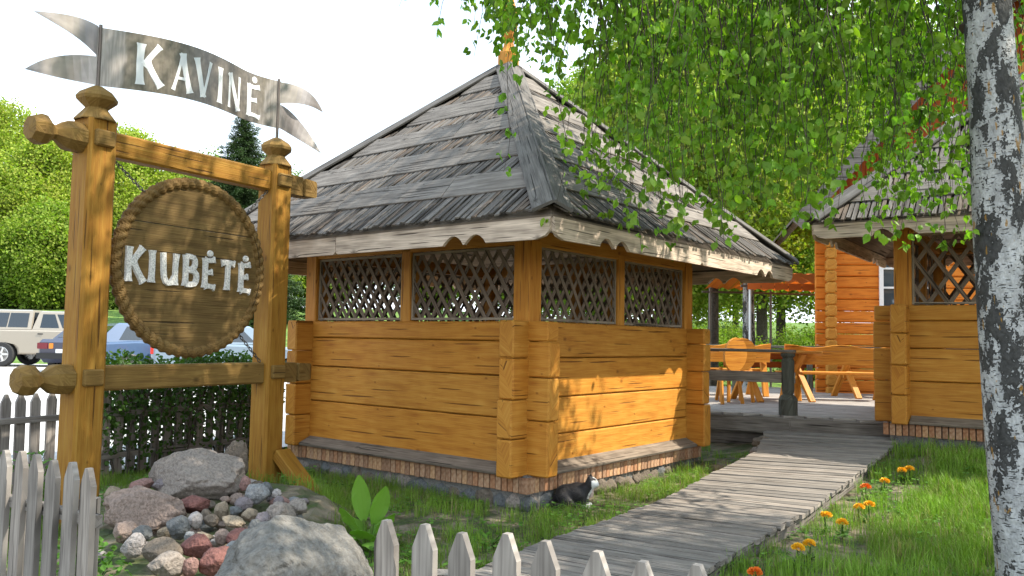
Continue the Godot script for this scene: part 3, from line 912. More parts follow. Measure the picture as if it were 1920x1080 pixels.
	var wave := func(q: float) -> float: return .115 * sin(PI * q / 1.25) if q < 1.25 else -.05 * sin(PI * (q - 1.25) / .5)
	var lift := func(q: float) -> float: return .05 * q + .035 * sin(PI * clampf(q / 1.75, 0, 1))
	var on := func(q: float, y: float, z: float) -> Vector3: return Vector3(q, y + lift.call(q), wave.call(q) + z)
	var sh := MB.new()
	var nq := 40
	for i in nq:
		var q0 := -.02 + (SIGN_L + .04) * i / nq; var q1 := -.02 + (SIGN_L + .04) * (i + 1) / nq
		for k in 4:
			var a := 3.22 + .44 * k / 4.0; var b := 3.22 + .44 * (k + 1) / 4.0
			var uv := Vector2(float(i) / nq, 1.0 - k / 4.0)
			sh.quad(on.call(q0, a, .002), on.call(q1, a, .002), on.call(q1, b, .002), on.call(q0, b, .002), uv, Vector2(1.0 / nq, 0), Vector2(0, -.25))
			sh.quad(on.call(q1, a, -.002), on.call(q0, a, -.002), on.call(q0, b, -.002), on.call(q1, b, -.002), Vector2(.02, .5), Vector2(.01, 0), Vector2(0, -.2))
	part("sheet", sh.mesh(M.banner), fl)
	var tail := func(top: Array, bot: Array, side: float) -> void:
		var mb := MB.new()
		var n := 10
		var ev := func(c: Array, u: float) -> Vector2:
			var a: Vector2 = c[0]; var b: Vector2 = c[1]; var d: Vector2 = c[2]
			return a.lerp(b, u).lerp(b.lerp(d, u), u)
		for i in n:
			var t0: Vector2 = ev.call(top, float(i) / n); var t1: Vector2 = ev.call(top, float(i + 1) / n)
			var b0: Vector2 = ev.call(bot, float(i) / n); var b1: Vector2 = ev.call(bot, float(i + 1) / n)
			var z0 := .06 * sin(PI * i / n) * side; var z1 := .06 * sin(PI * (i + 1.0) / n) * side
			for zz in [.002, -.002]:
				mb.quad(Vector3(b0.x, b0.y, z0 + zz), Vector3(b1.x, b1.y, z1 + zz), Vector3(t1.x, t1.y, z1 + zz), Vector3(t0.x, t0.y, z0 + zz), Vector2(.03 * i / n, .9), Vector2(.003, 0), Vector2(0, -.7))
		part("tail", mb.mesh(M.banner), fl)
	tail.call([Vector2(-.02, 3.665), Vector2(-.24, 3.66), Vector2(-.49, 3.61)], [Vector2(-.02, 3.445), Vector2(-.22, 3.50), Vector2(-.49, 3.61)], 1.0)
	tail.call([Vector2(-.02, 3.435), Vector2(-.28, 3.42), Vector2(-.53, 3.19)], [Vector2(-.02, 3.222), Vector2(-.22, 3.23), Vector2(-.53, 3.19)], -1.0)
	var e := SIGN_L + .02
	tail.call([Vector2(e, 3.745), Vector2(e + .30, 3.78), Vector2(e + .56, 3.60)], [Vector2(e, 3.545), Vector2(e + .22, 3.61), Vector2(e + .56, 3.60)], 1.0)
	tail.call([Vector2(e, 3.535), Vector2(e + .36, 3.55), Vector2(e + .55, 3.19)], [Vector2(e, 3.315), Vector2(e + .25, 3.33), Vector2(e + .55, 3.19)], -1.0)
	for q in [0.0, SIGN_L]:
		var rm := MB.new()
		var up: float = 3.68 + lift.call(q)
		tube(rm, [Vector3(q, 3.2, wave.call(q)), Vector3(q, up, wave.call(q))], [.013, .013], 8)
		part("rod", rm.mesh(M.rod), fl)
	word = "KAVINE"
	var xs := [.255, .545, .765, 1.015, 1.15, 1.42]
	var hs := [.32, .31, .31, .305, .30, .29]
	for i in 6:
		var mb := MB.new()
		letter(mb, word[i], xs[i], 3.268 + .0 * i, hs[i], .98, .165, .085, .0015, func(px, py, pz): return on.call(px, py, .0035 + pz), i == 5)
		part("letter", mb.mesh(M.print), fl)

# ---------- fences, boardwalk, deck ----------
func picket_mesh(w: float, h: float, k: int) -> ArrayMesh:
	var mb := MB.new()
	prism(mb, PackedVector2Array([Vector2(-w / 2, 0), Vector2(w / 2, 0), Vector2(w / 2, h - .075), Vector2(.010, h), Vector2(-.010, h), Vector2(-w / 2, h - .075)]), -.013, .013)
	for i in mb.t.size(): mb.t[i] = Vector2(mb.t[i].y, mb.t[i].x + .2 + .25 * k)
	return mb.mesh(M["picket%d" % (k % 3)])

func fence(called, label, runs: Array, w: float, pitch: float, h: float, face: float) -> void:
	var root := thing(called, label, "fence")
	var ms := []
	for k in 3: ms.append(picket_mesh(w, h, k))
	for run in runs:
		var a: Vector3 = run[0]; var b: Vector3 = run[1]
		var d := (b - a).normalized(); var z := d.cross(Vector3.UP) * face
		var n := int((b - a).length() / pitch)
		for i in n + 1:
			var p := a + d * pitch * i
			p.y = terrain(p.x, -p.z) + .02 + R(-.012, .012)
			var bs := Basis(Vector3.UP.cross(z).normalized(), Vector3.UP, z).rotated(z, R(-.02, .02)).rotated(d, R(-.015, .015))
			part("picket", ms[rng.randi_range(0, 2)], root, Transform3D(bs, p + z * .014))
		for y in [.2, h - .22]:
			var mb := MB.new()
			var aa := a - d * .03; var bb := a + d * (pitch * n + .03)
			bar(mb, (bb - aa).length(), .055, .035, .004)
			var xf := along(aa + Vector3(0, y + terrain(aa.x, -aa.z), 0), bb + Vector3(0, y + terrain(bb.x, -bb.z), 0))
			xf.origin -= z * .018
			part("rail", mb.mesh(M.picket1), root, xf)
		for q in [1, n - 1]:
			var p: Vector3 = a + d * pitch * float(q)
			var mb := MB.new()
			bar(mb, h - .02, .07, .07, .006)
			part("post", mb.mesh(M.picket1), root, Transform3D(Basis(Vector3(0, 1, 0), Vector3(-1, 0, 0), Vector3(0, 0, 1)), p - z * .078 + Vector3(0, h / 2 - .14 + terrain(p.x, -p.z), 0)))

const WALK := [[-.95, 3.5, .0, 2.92, .09], [-.70, 3.9, .24, 3.32, .09], [-.125, 4.85, .81, 4.27, .1], [.344, 5.61, 1.28, 5.03, .1], [.807, 6.2, 1.74, 5.68, .115], [1.30, 6.82, 2.24, 6.30, .145], [1.34, 6.87, 2.29, 6.37, .15], [1.88, 7.62, 2.96, 7.26, .235], [2.50, 8.45, 3.58, 8.1, .31], [3.05, 9.9, 4.42, 9.36, .385]]
func build_boardwalk() -> void:
	var root := Node3D.new()
	root.name = "boardwalk"; add_child(root)
	structure(root, "weathered grey plank boardwalk leading up to the deck")
	for i in WALK.size() - 1:
		if i == 5: pass
		var a: Array = WALK[i]; var b: Array = WALK[i + 1]
		var ml := Vector2((a[0] + a[2]) / 2 - (b[0] + b[2]) / 2, (a[1] + a[3]) / 2 - (b[1] + b[3]) / 2).length()
		var n := maxi(1, int(round(ml / .09)))
		for k in n:
			var t0 := float(k) / n; var t1 := float(k + 1) / n
			var gap := .15
			t1 -= gap / n
			var q := []
			for t in [t0, t1]:
				var y := lerpf(a[4], b[4], t)
				q.append(P(lerpf(a[0], b[0], t), y, lerpf(a[1], b[1], t))); q.append(P(lerpf(a[2], b[2], t), y, lerpf(a[3], b[3], t)))
			var ext: Vector3 = (q[1] - q[0]).normalized()
			var e0: float = R(-.014, .012); var e1: float = R(-.014, .012)
			q[0] += ext * e0; q[2] += ext * e0; q[1] += ext * e1; q[3] += ext * e1
			var dy := Vector3(0, R(-.004, .004), 0)
			var down := Vector3(0, -.032, 0)
			var mb := MB.new()
			var u0 := Vector2(R(0, 2), R(0, .9))
			var L := (q[1] - q[0] as Vector3).length()
			for m in 4: q[m] += dy
			mb.quad(q[0], q[1], q[3], q[2], u0, Vector2(L, 0), Vector2(0, .095))
			mb.quad(q[0] + down, q[1] + down, q[1], q[0], u0, Vector2(L, 0), Vector2(0, .03))
			mb.quad(q[3] + down, q[2] + down, q[2], q[3], u0, Vector2(L, 0), Vector2(0, .03))
			mb.quad(q[1] + down, q[3] + down, q[3], q[1], u0, Vector2(.1, 0), Vector2(0, .03))
			mb.quad(q[2] + down, q[0] + down, q[0], q[2], u0, Vector2(.1, 0), Vector2(0, .03))
			mb.quad(q[1] + down, q[0] + down, q[2] + down, q[3] + down)
			part("plank", mb.mesh(M["plank%d" % rng.randi_range(0, 2)]), root)
		for sd in [0, 2]:
			var p0 := P(lerpf(a[0], a[2], .06 if sd == 0 else .94), a[4] - .085, lerpf(a[1], a[3], .06 if sd == 0 else .94))
			var p1 := P(lerpf(b[0], b[2], .06 if sd == 0 else .94), b[4] - .085, lerpf(b[1], b[3], .06 if sd == 0 else .94))
			var mb := MB.new()
			bar(mb, (p1 - p0).length(), .10, .06, .004)
			part("bearer", mb.mesh(M.plank1), root, along(p0, p1))

func build_deck() -> void:
	var root := Node3D.new()
	root.name = "deck"; add_child(root)
	structure(root, "raised grey plank deck between pavilion and cafe house")
	var mb := MB.new()
	var f := 9.52
	while f < 16.6:
		var x0 := 2.45
		if f < 10.4: x0 = lerpf(3.35, 2.59, (f - 9.95) / .43) if f > 9.95 else lerpf(4.3, 3.35, (f - 9.52) / .43)
		bar(mb, 9.2 - x0, .03, .112, .004, Transform3D(Basis(), P((9.2 + x0) / 2, .535 + R(-.002, .002), f)))
		f += .118
	stuff(part("deck_boards", mb.mesh(M.deck), root))
	for e in [[P(2.45, .43, 10.46), P(3.36, .43, 9.92)], [P(3.34, .43, 9.93), P(4.75, .43, 9.30)]]:
		var b := MB.new()
		bar(b, (e[1] - e[0]).length(), .2, .06, .008)
		part("edge_beam", b.mesh(M.plank1), root, along(e[0], e[1]))
	for e in [[P(2.5, .2, 10.6), P(3.4, .2, 10.1)], [P(3.4, .2, 10.1), P(5.0, .2, 9.5)]]:
		var b := MB.new()
		bar(b, (e[1] - e[0]).length(), .36, .04, .008)
		part("skirt_board", b.mesh(M.plank1), root, along(e[0], e[1]))
	# rail
	var rl := thing("deck_railing", "grey timber railing with dark turned post at the deck entrance", "railing")
	var pm := MB.new()
	var w := .052
	lathe(pm, [[.11, .55], [.11, .74], [.085, .78], [.062, .80], [.075, .86], [.075, 1.20], [.06, 1.24], [.085, 1.27], [.085, 1.30], [0, 1.302]], 8, Transform3D(Basis(), P(3.37, 0, 10.06)), PI / 8)
	part("post", pm.mesh(M.dark_wood), rl)
	for e in [[1.322, .035, .16], [1.0, .13, .035]]:
		var b := MB.new()
		bar(b, 1.3, e[1], e[2], .005)
		part("rail", b.mesh(M.plank2 if e[1] > .1 else M.plank1), rl, along(P(2.28, e[0], 10.63), P(3.46, e[0], 10.03)))
	var rb := thing("back_railing", "low dark railing along the far edge of the deck", "railing")
	for e in [[1.42, .05, .12]]:
		var b := MB.new()
		bar(b, 6.0, e[1], e[2], .005)
		part("rail", b.mesh(M.dark_wood), rb, Transform3D(Basis(), P(5.4, e[0] - .06, 14.4)))
	for x in [2.6, 3.9, 5.2, 6.5]:
		var b := MB.new()
		bar(b, .84, .08, .08, .006)
		part("post", b.mesh(M.dark_wood), rb, Transform3D(Basis(Vector3(0, 1, 0), Vector3(-1, 0, 0), Vector3(0, 0, 1)), P(x, .93, 14.4)))

# ---------- furniture on the deck ----------
func put_bar(root, called, a: Vector3, b: Vector3, h: float, w: float, m: Material, ch := .008) -> void:
	var mb := MB.new()
	bar(mb, (b - a).length(), h, w, ch)
	part(called, mb.mesh(m), root, along(a, b, Vector3.UP if absf((b - a).normalized().y) < .95 else Vector3.BACK))

func bench(at: Vector3, turn: float, L: float, label: String) -> Node3D:
	var r := thing("bench", label, "bench", at, turn, "orange wooden benches on the deck")
	put_bar(r, "seat", Vector3(-L / 2, .42, 0), Vector3(L / 2, .42, 0), .045, .34, M.furn)
	# backrest with a wavy upper edge
	var poly := PackedVector2Array([Vector2(-L / 2, .52), Vector2(L / 2, .52)])
	for k in 13:
		var u := 1.0 - k / 12.0
		poly.append(Vector2(lerpf(-L / 2, L / 2, u), .80 + .025 * cos(u * TAU * 2.0)))
	var mb := MB.new()
	prism(mb, poly, -.02, .02, Transform3D(Basis(Vector3(1, 0, 0), .12), Vector3(0, .04, .20)), Vector2(.3, .1))
	part("backrest", mb.mesh(M.furn), r)
	for sx in [-1, 1]:
		var x: float = sx * (L / 2 - .14)
		put_bar(r, "leg", Vector3(x, .0, -.2), Vector3(x, .41, .0), .05, .12, M.furn)
		put_bar(r, "leg", Vector3(x + .06, .0, .3), Vector3(x + .06, .84, .14), .05, .10, M.furn)
	return r

func picnic_table(at: Vector3, turn: float, L: float, label: String) -> void:
	var r := thing("picnic_table", label, "table", at, turn)
	for z in [-.26, 0.0, .26]: put_bar(r, "board", Vector3(-L / 2, .74, z), Vector3(L / 2, .74, z), .04, .24, M.furn)
	for sx in [-1, 1]:
		var x: float = sx * (L / 2 - .22)
		put_bar(r, "leg", Vector3(x, 0, -.36), Vector3(x, .72, .22), .05, .10, M.furn)
		put_bar(r, "leg", Vector3(x + .055, 0, .36), Vector3(x + .055, .72, -.22), .05, .10, M.furn)
	put_bar(r, "stretcher", Vector3(-L / 2 + .2, .36, 0), Vector3(L / 2 - .2, .36, 0), .08, .04, M.furn)

func chair(at: Vector3, turn: float, label: String) -> void:
	var r := thing("chair", label, "chair", at, turn, "round-backed wooden chairs on the deck")
	put_bar(r, "seat", Vector3(-.2, .44, 0), Vector3(.2, .44, 0), .04, .4, M.furn)
	var poly := PackedVector2Array()
	for k in 20:
		var a := TAU * k / 20
		poly.append(Vector2(cos(a) * .21, sin(a) * .24 + .70))
	var mb := MB.new()
	prism(mb, poly, -.018, .018, Transform3D(Basis(Vector3(1, 0, 0), .1), Vector3(0, 0, .22)), Vector2(.2, 0))
	part("backrest", mb.mesh(M.furn), r)
	for sx in [-1, 1]:
		put_bar(r, "leg", Vector3(sx * .19, 0, -.2), Vector3(sx * .15, .43, -.14), .045, .045, M.furn)
		put_bar(r, "leg", Vector3(sx * .19, 0, .24), Vector3(sx * .15, .52, .16), .045, .045, M.furn)

func build_furniture() -> void:
	bench(P(5.05, .552, 12.9), 0.0, 1.75, "long wooden bench with wavy backrest nearest the log wall")
	bench(P(3.55, .552, 13.7), 0.15, 1.3, "short wooden bench behind the round-backed chairs")
	picnic_table(P(3.95, .552, 12.6), .25, 1.3, "orange picnic table with crossed legs behind the deck post")
	picnic_table(P(6.0, .552, 13.75), .1, 1.4, "orange picnic table with crossed legs behind the long bench")
	chair(P(3.02, .552, 11.9), .5, "round-backed chair beside the pavilion corner")
	chair(P(3.32, .552, 12.3), .15, "round-backed chair drawn up to the picnic table")

# ---------- house, canopy ----------
func build_house() -> void:
	var r := thing("log_house", "orange log house with white framed window and steep grey roof", "house", P(5.67, .35, 15.0), deg_to_rad(-12))
	var W := 6.4; var D := 3.2; var H := 3.75; var rise := 3.75
	for i in 18:
		var mb := MB.new()
		var y := .12 + .208 * i
		for seg in ([[-.12, W + .12]] if (i < 8 or i > 12) else [[-.12, .98], [1.84, W + .12]]):
			bar(mb, seg[1] - seg[0], .20, .18, .02, Transform3D(Basis(), Vector3((seg[0] + seg[1]) / 2, y, -.09)))
		part("log", mb.mesh(M.house), r)
		var eb := MB.new()
		bar(eb, .5, .20, .18, .03, Transform3D(Basis(Vector3(0, 0, 1), Vector3(0, 1, 0), Vector3(-1, 0, 0)), Vector3(.12, y + .1, -.06)), .02)
		part("corner_log", eb.mesh(M.pine0), r)
	# gable of upright boards
	var nb := 34
	for i in nb:
		var x0 := W * i / nb; var x1 := W * (i + 1) / nb - .008
		var t0 := H + rise * (1.0 - absf(x0 / W * 2 - 1)); var t1 := H + rise * (1.0 - absf(x1 / W * 2 - 1))
		var mb := MB.new()
		prism(mb, PackedVector2Array([Vector2(x0, H), Vector2(x1, H), Vector2(x1, t1), Vector2(x0, t0)]), -.06, R(-.024, -.016), Transform3D(), Vector2(R(0, 1), 0))
		for k in mb.t.size(): mb.t[k] = Vector2(mb.t[k].y, .3 + mb.t[k].x * .1)
		part("gable_board", mb.mesh(M.redwood), r)
	var ba := MB.new()
	box(ba, Vector3(W / 2 + 1.1, H / 2, -D), Vector3(W - 2.2, H, .1))
	box(ba, Vector3(2.25, H / 2, -D / 2), Vector3(.1, H, D - .2))
	box(ba, Vector3(W, H / 2, -D / 2), Vector3(.1, H, D - .2))
	part("back_wall", ba.mesh(M.house), r)
	for sd in [0, 1]:
		var rm := MB.new()
		var a := Vector2(-.5, H - .5 * rise / (W / 2)) if sd == 0 else Vector2(W + .5, H - .5 * rise / (W / 2))
		var b := Vector2(W / 2, H + rise)
		var nn := (b - a).orthogonal().normalized()
		if nn.y < 0: nn = -nn
		prism(rm, PackedVector2Array([a, b, b + nn * .1, a + nn * .1]), -D - .3, .55)
		var rf := part("roof", rm.mesh(M.roof_deck), r)
		var vb := MB.new()
		prism(vb, PackedVector2Array([a - nn * .1, b - nn * .1, b + nn * .14, a + nn * .14]), .552, .59)
		part("verge_board", vb.mesh(M.band), rf)
		var k := 0.0
		while k < 1.0:
			var sb := MB.new()
			bar(sb, D + .8, .34, .03, .005, frame(Vector3(0, 0, -1), Vector3((b - a).normalized().x, (b - a).normalized().y, 0), Vector3(nn.x, nn.y, 0), Vector3(a.lerp(b, k).x + nn.x * .14, a.lerp(b, k).y + nn.y * .14, -D / 2 + .15)))
			part("roof_board", sb.mesh(M.band), rf)
			k += .075
	# window in the log wall
	var wn := Node3D.new()
	wn.name = "window"; r.add_child(wn)
	var cx := 1.41; var cy := 2.28; var ww := .78; var wh := 1.04
	var gm := MB.new()
	box(gm, Vector3(cx, cy, -.06), Vector3(ww, wh, .012))
	part("pane", gm.mesh(M.pane), wn)
	var fm := MB.new()
	for e in [[cx - ww / 2 - .035, cy, .07, wh + .14], [cx + ww / 2 + .035, cy, .07, wh + .14]]: box(fm, Vector3(e[0], e[1], .02), Vector3(e[2], e[3], .05))
	for e in [[cx, cy - wh / 2 - .035], [cx, cy + wh / 2 + .035]]: box(fm, Vector3(e[0], e[1], .02), Vector3(ww, .07, .05))
	box(fm, Vector3(cx, cy, -.03), Vector3(.05, wh, .04))
	for k in [-1, 1]: box(fm, Vector3(cx, cy + k * wh / 6, -.034), Vector3(ww, .035, .035))
	part("window_frame", fm.mesh(M.white), wn)
	# upper window in the gable
	var w2 := Node3D.new()
	w2.name = "gable_window"; r.add_child(w2)
	var g2 := MB.new(); box(g2, Vector3(W / 2 - .7, H + .95, -.012), Vector3(.7, .9, .012)); part("pane", g2.mesh(M.pane), w2)
	var f2 := MB.new()
	for k in [-1, 1]:
		box(f2, Vector3(W / 2 - .7 + k * .385, H + .95, 0), Vector3(.07, 1.04, .05)); box(f2, Vector3(W / 2 - .7, H + .95 + k * .485, 0), Vector3(.7, .07, .05))
	box(f2, Vector3(W / 2 - .7, H + .95, .002), Vector3(.05, .9, .03)); box(f2, Vector3(W / 2 - .7, H + 1.0, .004), Vector3(.7, .04, .03))
	part("window_frame", f2.mesh(M.white), w2)

func build_canopy() -> void:
	var r := thing("garden_canopy", "garden seating canopy with ribbed orange cloth roof and thin poles", "canopy", P(4.7, terrain(5, 18), 18.2), deg_to_rad(8))
	var cloth := mat(Color(.62, .14, .025), .8)
	cloth.backlight_enabled = true; cloth.backlight = Color(.45, .09, .01).linear_to_srgb()
	for k in 11:
		var mb := MB.new()
		var n := 8
		var x0 := k * .30; var x1 := x0 + .29
		for i in n:
			var a := float(i) / n; var b := float(i + 1) / n
			var ya := 2.32 + .28 * sin(PI * a) ; var yb := 2.32 + .28 * sin(PI * b)
			for q in [[x0, 0.0, (x0 + x1) / 2, .06], [(x0 + x1) / 2, .06, x1, 0.0]]:
				mb.quad(Vector3(q[0], ya + q[1], 1.2 - 2.4 * a), Vector3(q[2], ya + q[3], 1.2 - 2.4 * a), Vector3(q[2], yb + q[3], 1.2 - 2.4 * b), Vector3(q[0], yb + q[1], 1.2 - 2.4 * b))
		mb.quad(Vector3(x0, 2.18, 1.2), Vector3(x1, 2.20, 1.2), Vector3(x1, 2.33, 1.2), Vector3(x0, 2.33, 1.2))
		part("cloth_strip", mb.mesh(cloth), r)
	for x in [.1, 1.6, 3.1]:
		for z in [-1.1, 1.1]:
			var mb := MB.new()
			tube(mb, [Vector3(x, -.2, z), Vector3(x, 2.33, z)], [.028, .028], 8)
			part("pole", mb.mesh(M.white if z > 0 else M.rod), r)
	for z in [-1.1, 1.1]: put_bar(r, "cross_bar", Vector3(-.1, 2.26, z), Vector3(3.3, 2.26, z), .05, .04, M.rod)
	for q in [[5.35, 17.6, 1.5], [7.0, 17.9, 1.4]]:
		var b := thing("garden_bench", "low dark red slatted bench below the orange canopy", "bench", P(q[0], terrain(q[0], q[1]), q[1]), .05, "red benches below the canopy")
		for z in [-.2, 0.0, .2]: put_bar(b, "slat", Vector3(-q[2] / 2, .45, z), Vector3(q[2] / 2, .45, z), .04, .16, M.redwood)
		for y in [.62, .8]: put_bar(b, "back_slat", Vector3(-q[2] / 2, y, -.28), Vector3(q[2] / 2, y, -.28), .13, .03, M.redwood)
		for sx in [-1, 1]:
			put_bar(b, "leg", Vector3(sx * q[2] * .42, -.02, .2), Vector3(sx * q[2] * .42, .43, .2), .06, .06, M.redwood)
			put_bar(b, "leg", Vector3(sx * q[2] * .42, -.02, -.26), Vector3(sx * q[2] * .42, .86, -.26), .06, .05, M.redwood)

# ---------- trees ----------
func leaf_mesh(m: Material, L := 1.0) -> ArrayMesh:
	# a pointed ovate leaf, one long, folded along its rib, hanging along -y
	var mb := MB.new()
	var rib := [Vector3(0, 0, 0), Vector3(0, -.45, .05), Vector3(0, -1, -.06)]
	for sd in [-1, 1]:
		var e := [Vector3(.30 * sd, -.22, -.05), Vector3(.36 * sd, -.5, -.07)]
		if sd < 0:
			mb.tri(rib[0], e[0], rib[1]); mb.tri(rib[1], e[0], e[1]); mb.tri(rib[1], e[1], rib[2])
		else:
			mb.tri(rib[0], rib[1], e[0]); mb.tri(rib[1], e[1], e[0]); mb.tri(rib[1], rib[2], e[1])
	for i in mb.v.size(): mb.v[i] *= L
	return mb.mesh(m)

func cluster_mesh(m: Material, n: int, leaf: float, sd: int, flat := 1.0) -> ArrayMesh:
	var mb := MB.new()
	var g := RandomNumberGenerator.new(); g.seed = sd
	for i in n:
		var d := Vector3(g.randfn(), g.randfn() * flat, g.randfn()).normalized() * pow(g.randf(), .5)
		var a := Vector3(g.randf_range(-1, 1), g.randf_range(-1, .3), g.randf_range(-1, 1)).normalized() * leaf
		var b := a.cross(Vector3(g.randf_range(-1, 1), g.randf_range(-1, 1), g.randf_range(-1, 1))).normalized() * leaf * .38
		var k := g.randf_range(.75, 1.2)
		mb.col = Color(k, k * g.randf_range(.95, 1.05), k * .9)
		mb.tri(d, d + a * .5 + b, d + a); mb.tri(d, d + a, d + a * .5 - b)
	return mb.mesh(m)

func tree(called, label, group, pos: Vector3, o: Dictionary) -> void:
	var root := thing(called, label, "tree", pos, 0.0, group)
	var h: float = o.h; var cr: float = o.r; var low: float = o.low
	var mb := MB.new()
	var tr: float = o.get("trunk", h * .014)
	var lean := Vector3(R(-.04, .04), 0, R(-.04, .04)) * h
	var tp := []; var tt := []
	for k in 7:
		var u := k / 6.0
		tp.append(Vector3(lean.x * u * u + R(-.02, .02) * h * u * .3, -.3 + u * h * .93, lean.z * u * u)); tt.append(tr * (1.15 - u * .98))
	tube(mb, tp, tt, 8, 1.0)
	var xfs := []; var cols := []
	var lobes := int(o.get("lobes", 26))
	var cs: float = o.cs
	var base: Color = o.col
	for k in lobes:
		var u := (k + .5) / lobes
		var y := lerpf(low, h * .97, pow(u, .85))
		var v := (y - low) / (h - low)
		var prof: float = sin(PI * clampf(.12 + v * .86, 0, 1)) if o.get("shape", 0) == 0 else (1.0 - v) * .95 + .08
		var a := k * 2.4 + R(-.5, .5)
		var rr: float = cr * prof * R(.45, .9)
		var ctr := Vector3(cos(a) * rr, y, sin(a) * rr) + lean * v * v
		var from := Vector3(lean.x * v * v, maxf(low * .6, y - rr * .7), lean.z * v * v)
		tube(mb, [from, from.lerp(ctr, .5) + Vector3(0, rr * .1, 0), ctr], [tr * .4 * (1.1 - v), tr * .22 * (1.1 - v), tr * .06], 5, 1.0, false)
		var lr: float = cr * R(.28, .46) * (.55 + .45 * prof)
		var tone: float = R(.8, 1.2)
		for i in int(o.n / lobes):
			var d := Vector3(rng.randfn(), rng.randfn() * .85, rng.randfn()).normalized() * pow(rng.randf(), .42) * lr
			if o.get("weep", 0.0) > 0.0: d.y -= R(0, 1) * o.weep * cr * .5
			var s: float = cs * R(.7, 1.3)
			xfs.append(Transform3D(Basis.from_euler(Vector3(R(-.6, .6), R(0, TAU), R(-.6, .6))).scaled(Vector3.ONE * s), ctr + d))
			var q: float = tone * R(.85, 1.18)
			cols.append(Color(base.r * q * R(.9, 1.15), base.g * q, base.b * q))
	part("trunk", mb.mesh(o.get("bark", M.bark)), root)
	multi("crown", o.cluster, xfs, cols, root)

func spruce(pos: Vector3, h: float, r: float) -> void:
	var root := thing("spruce_tree", "dark green spruce rising behind the round sign", "tree", pos)
	var mb := MB.new()
	tube(mb, [Vector3(0, -.3, 0), Vector3(0, h * .5, 0), Vector3(0, h, 0)], [.2, .12, .02], 8)
	var xfs := []; var cols := []
	var y := h * .06
	while y < h:
		var v := y / h
		var rr: float = r * pow(1.0 - v, .85) + .15
		var nb := int(7 + 8 * (1.0 - v))
		for k in nb:
			var a: float = TAU * k / nb + R(-.3, .3) + y * 3.0
			var L: float = rr * R(.75, 1.12)
			var e := Vector3(cos(a) * L, y - L * .18 + R(-.1, .1), sin(a) * L)
			tube(mb, [Vector3(0, y, 0), e], [.03 * (1.2 - v), .008], 4, 1.0, false)
			var nn := maxi(2, int(L / .24))
			for i in nn:
				var t := (i + .6) / nn
				var p := Vector3(0, y, 0).lerp(e, t)
				for q in 2:
					var s: float = .34 * (1.0 - v * .4) * R(.7, 1.2)
					xfs.append(Transform3D(Basis.from_euler(Vector3(R(-.4, .4), a + R(-.6, .6), R(-.4, .4))).scaled(Vector3(s, s * .55, s)), p + Vector3(R(-.15, .15), R(-.14, .03), R(-.15, .15))))
					var shade_of_green := R(.7, 1.35)
					cols.append(Color(.05, .085, .03) * shade_of_green)
		y += .30 * (1.0 - v * .45)
	part("trunk", mb.mesh(M.bark), root)
	multi("crown", cluster_mesh(M.needle, 34, .42, 5, .7), xfs, cols, root)

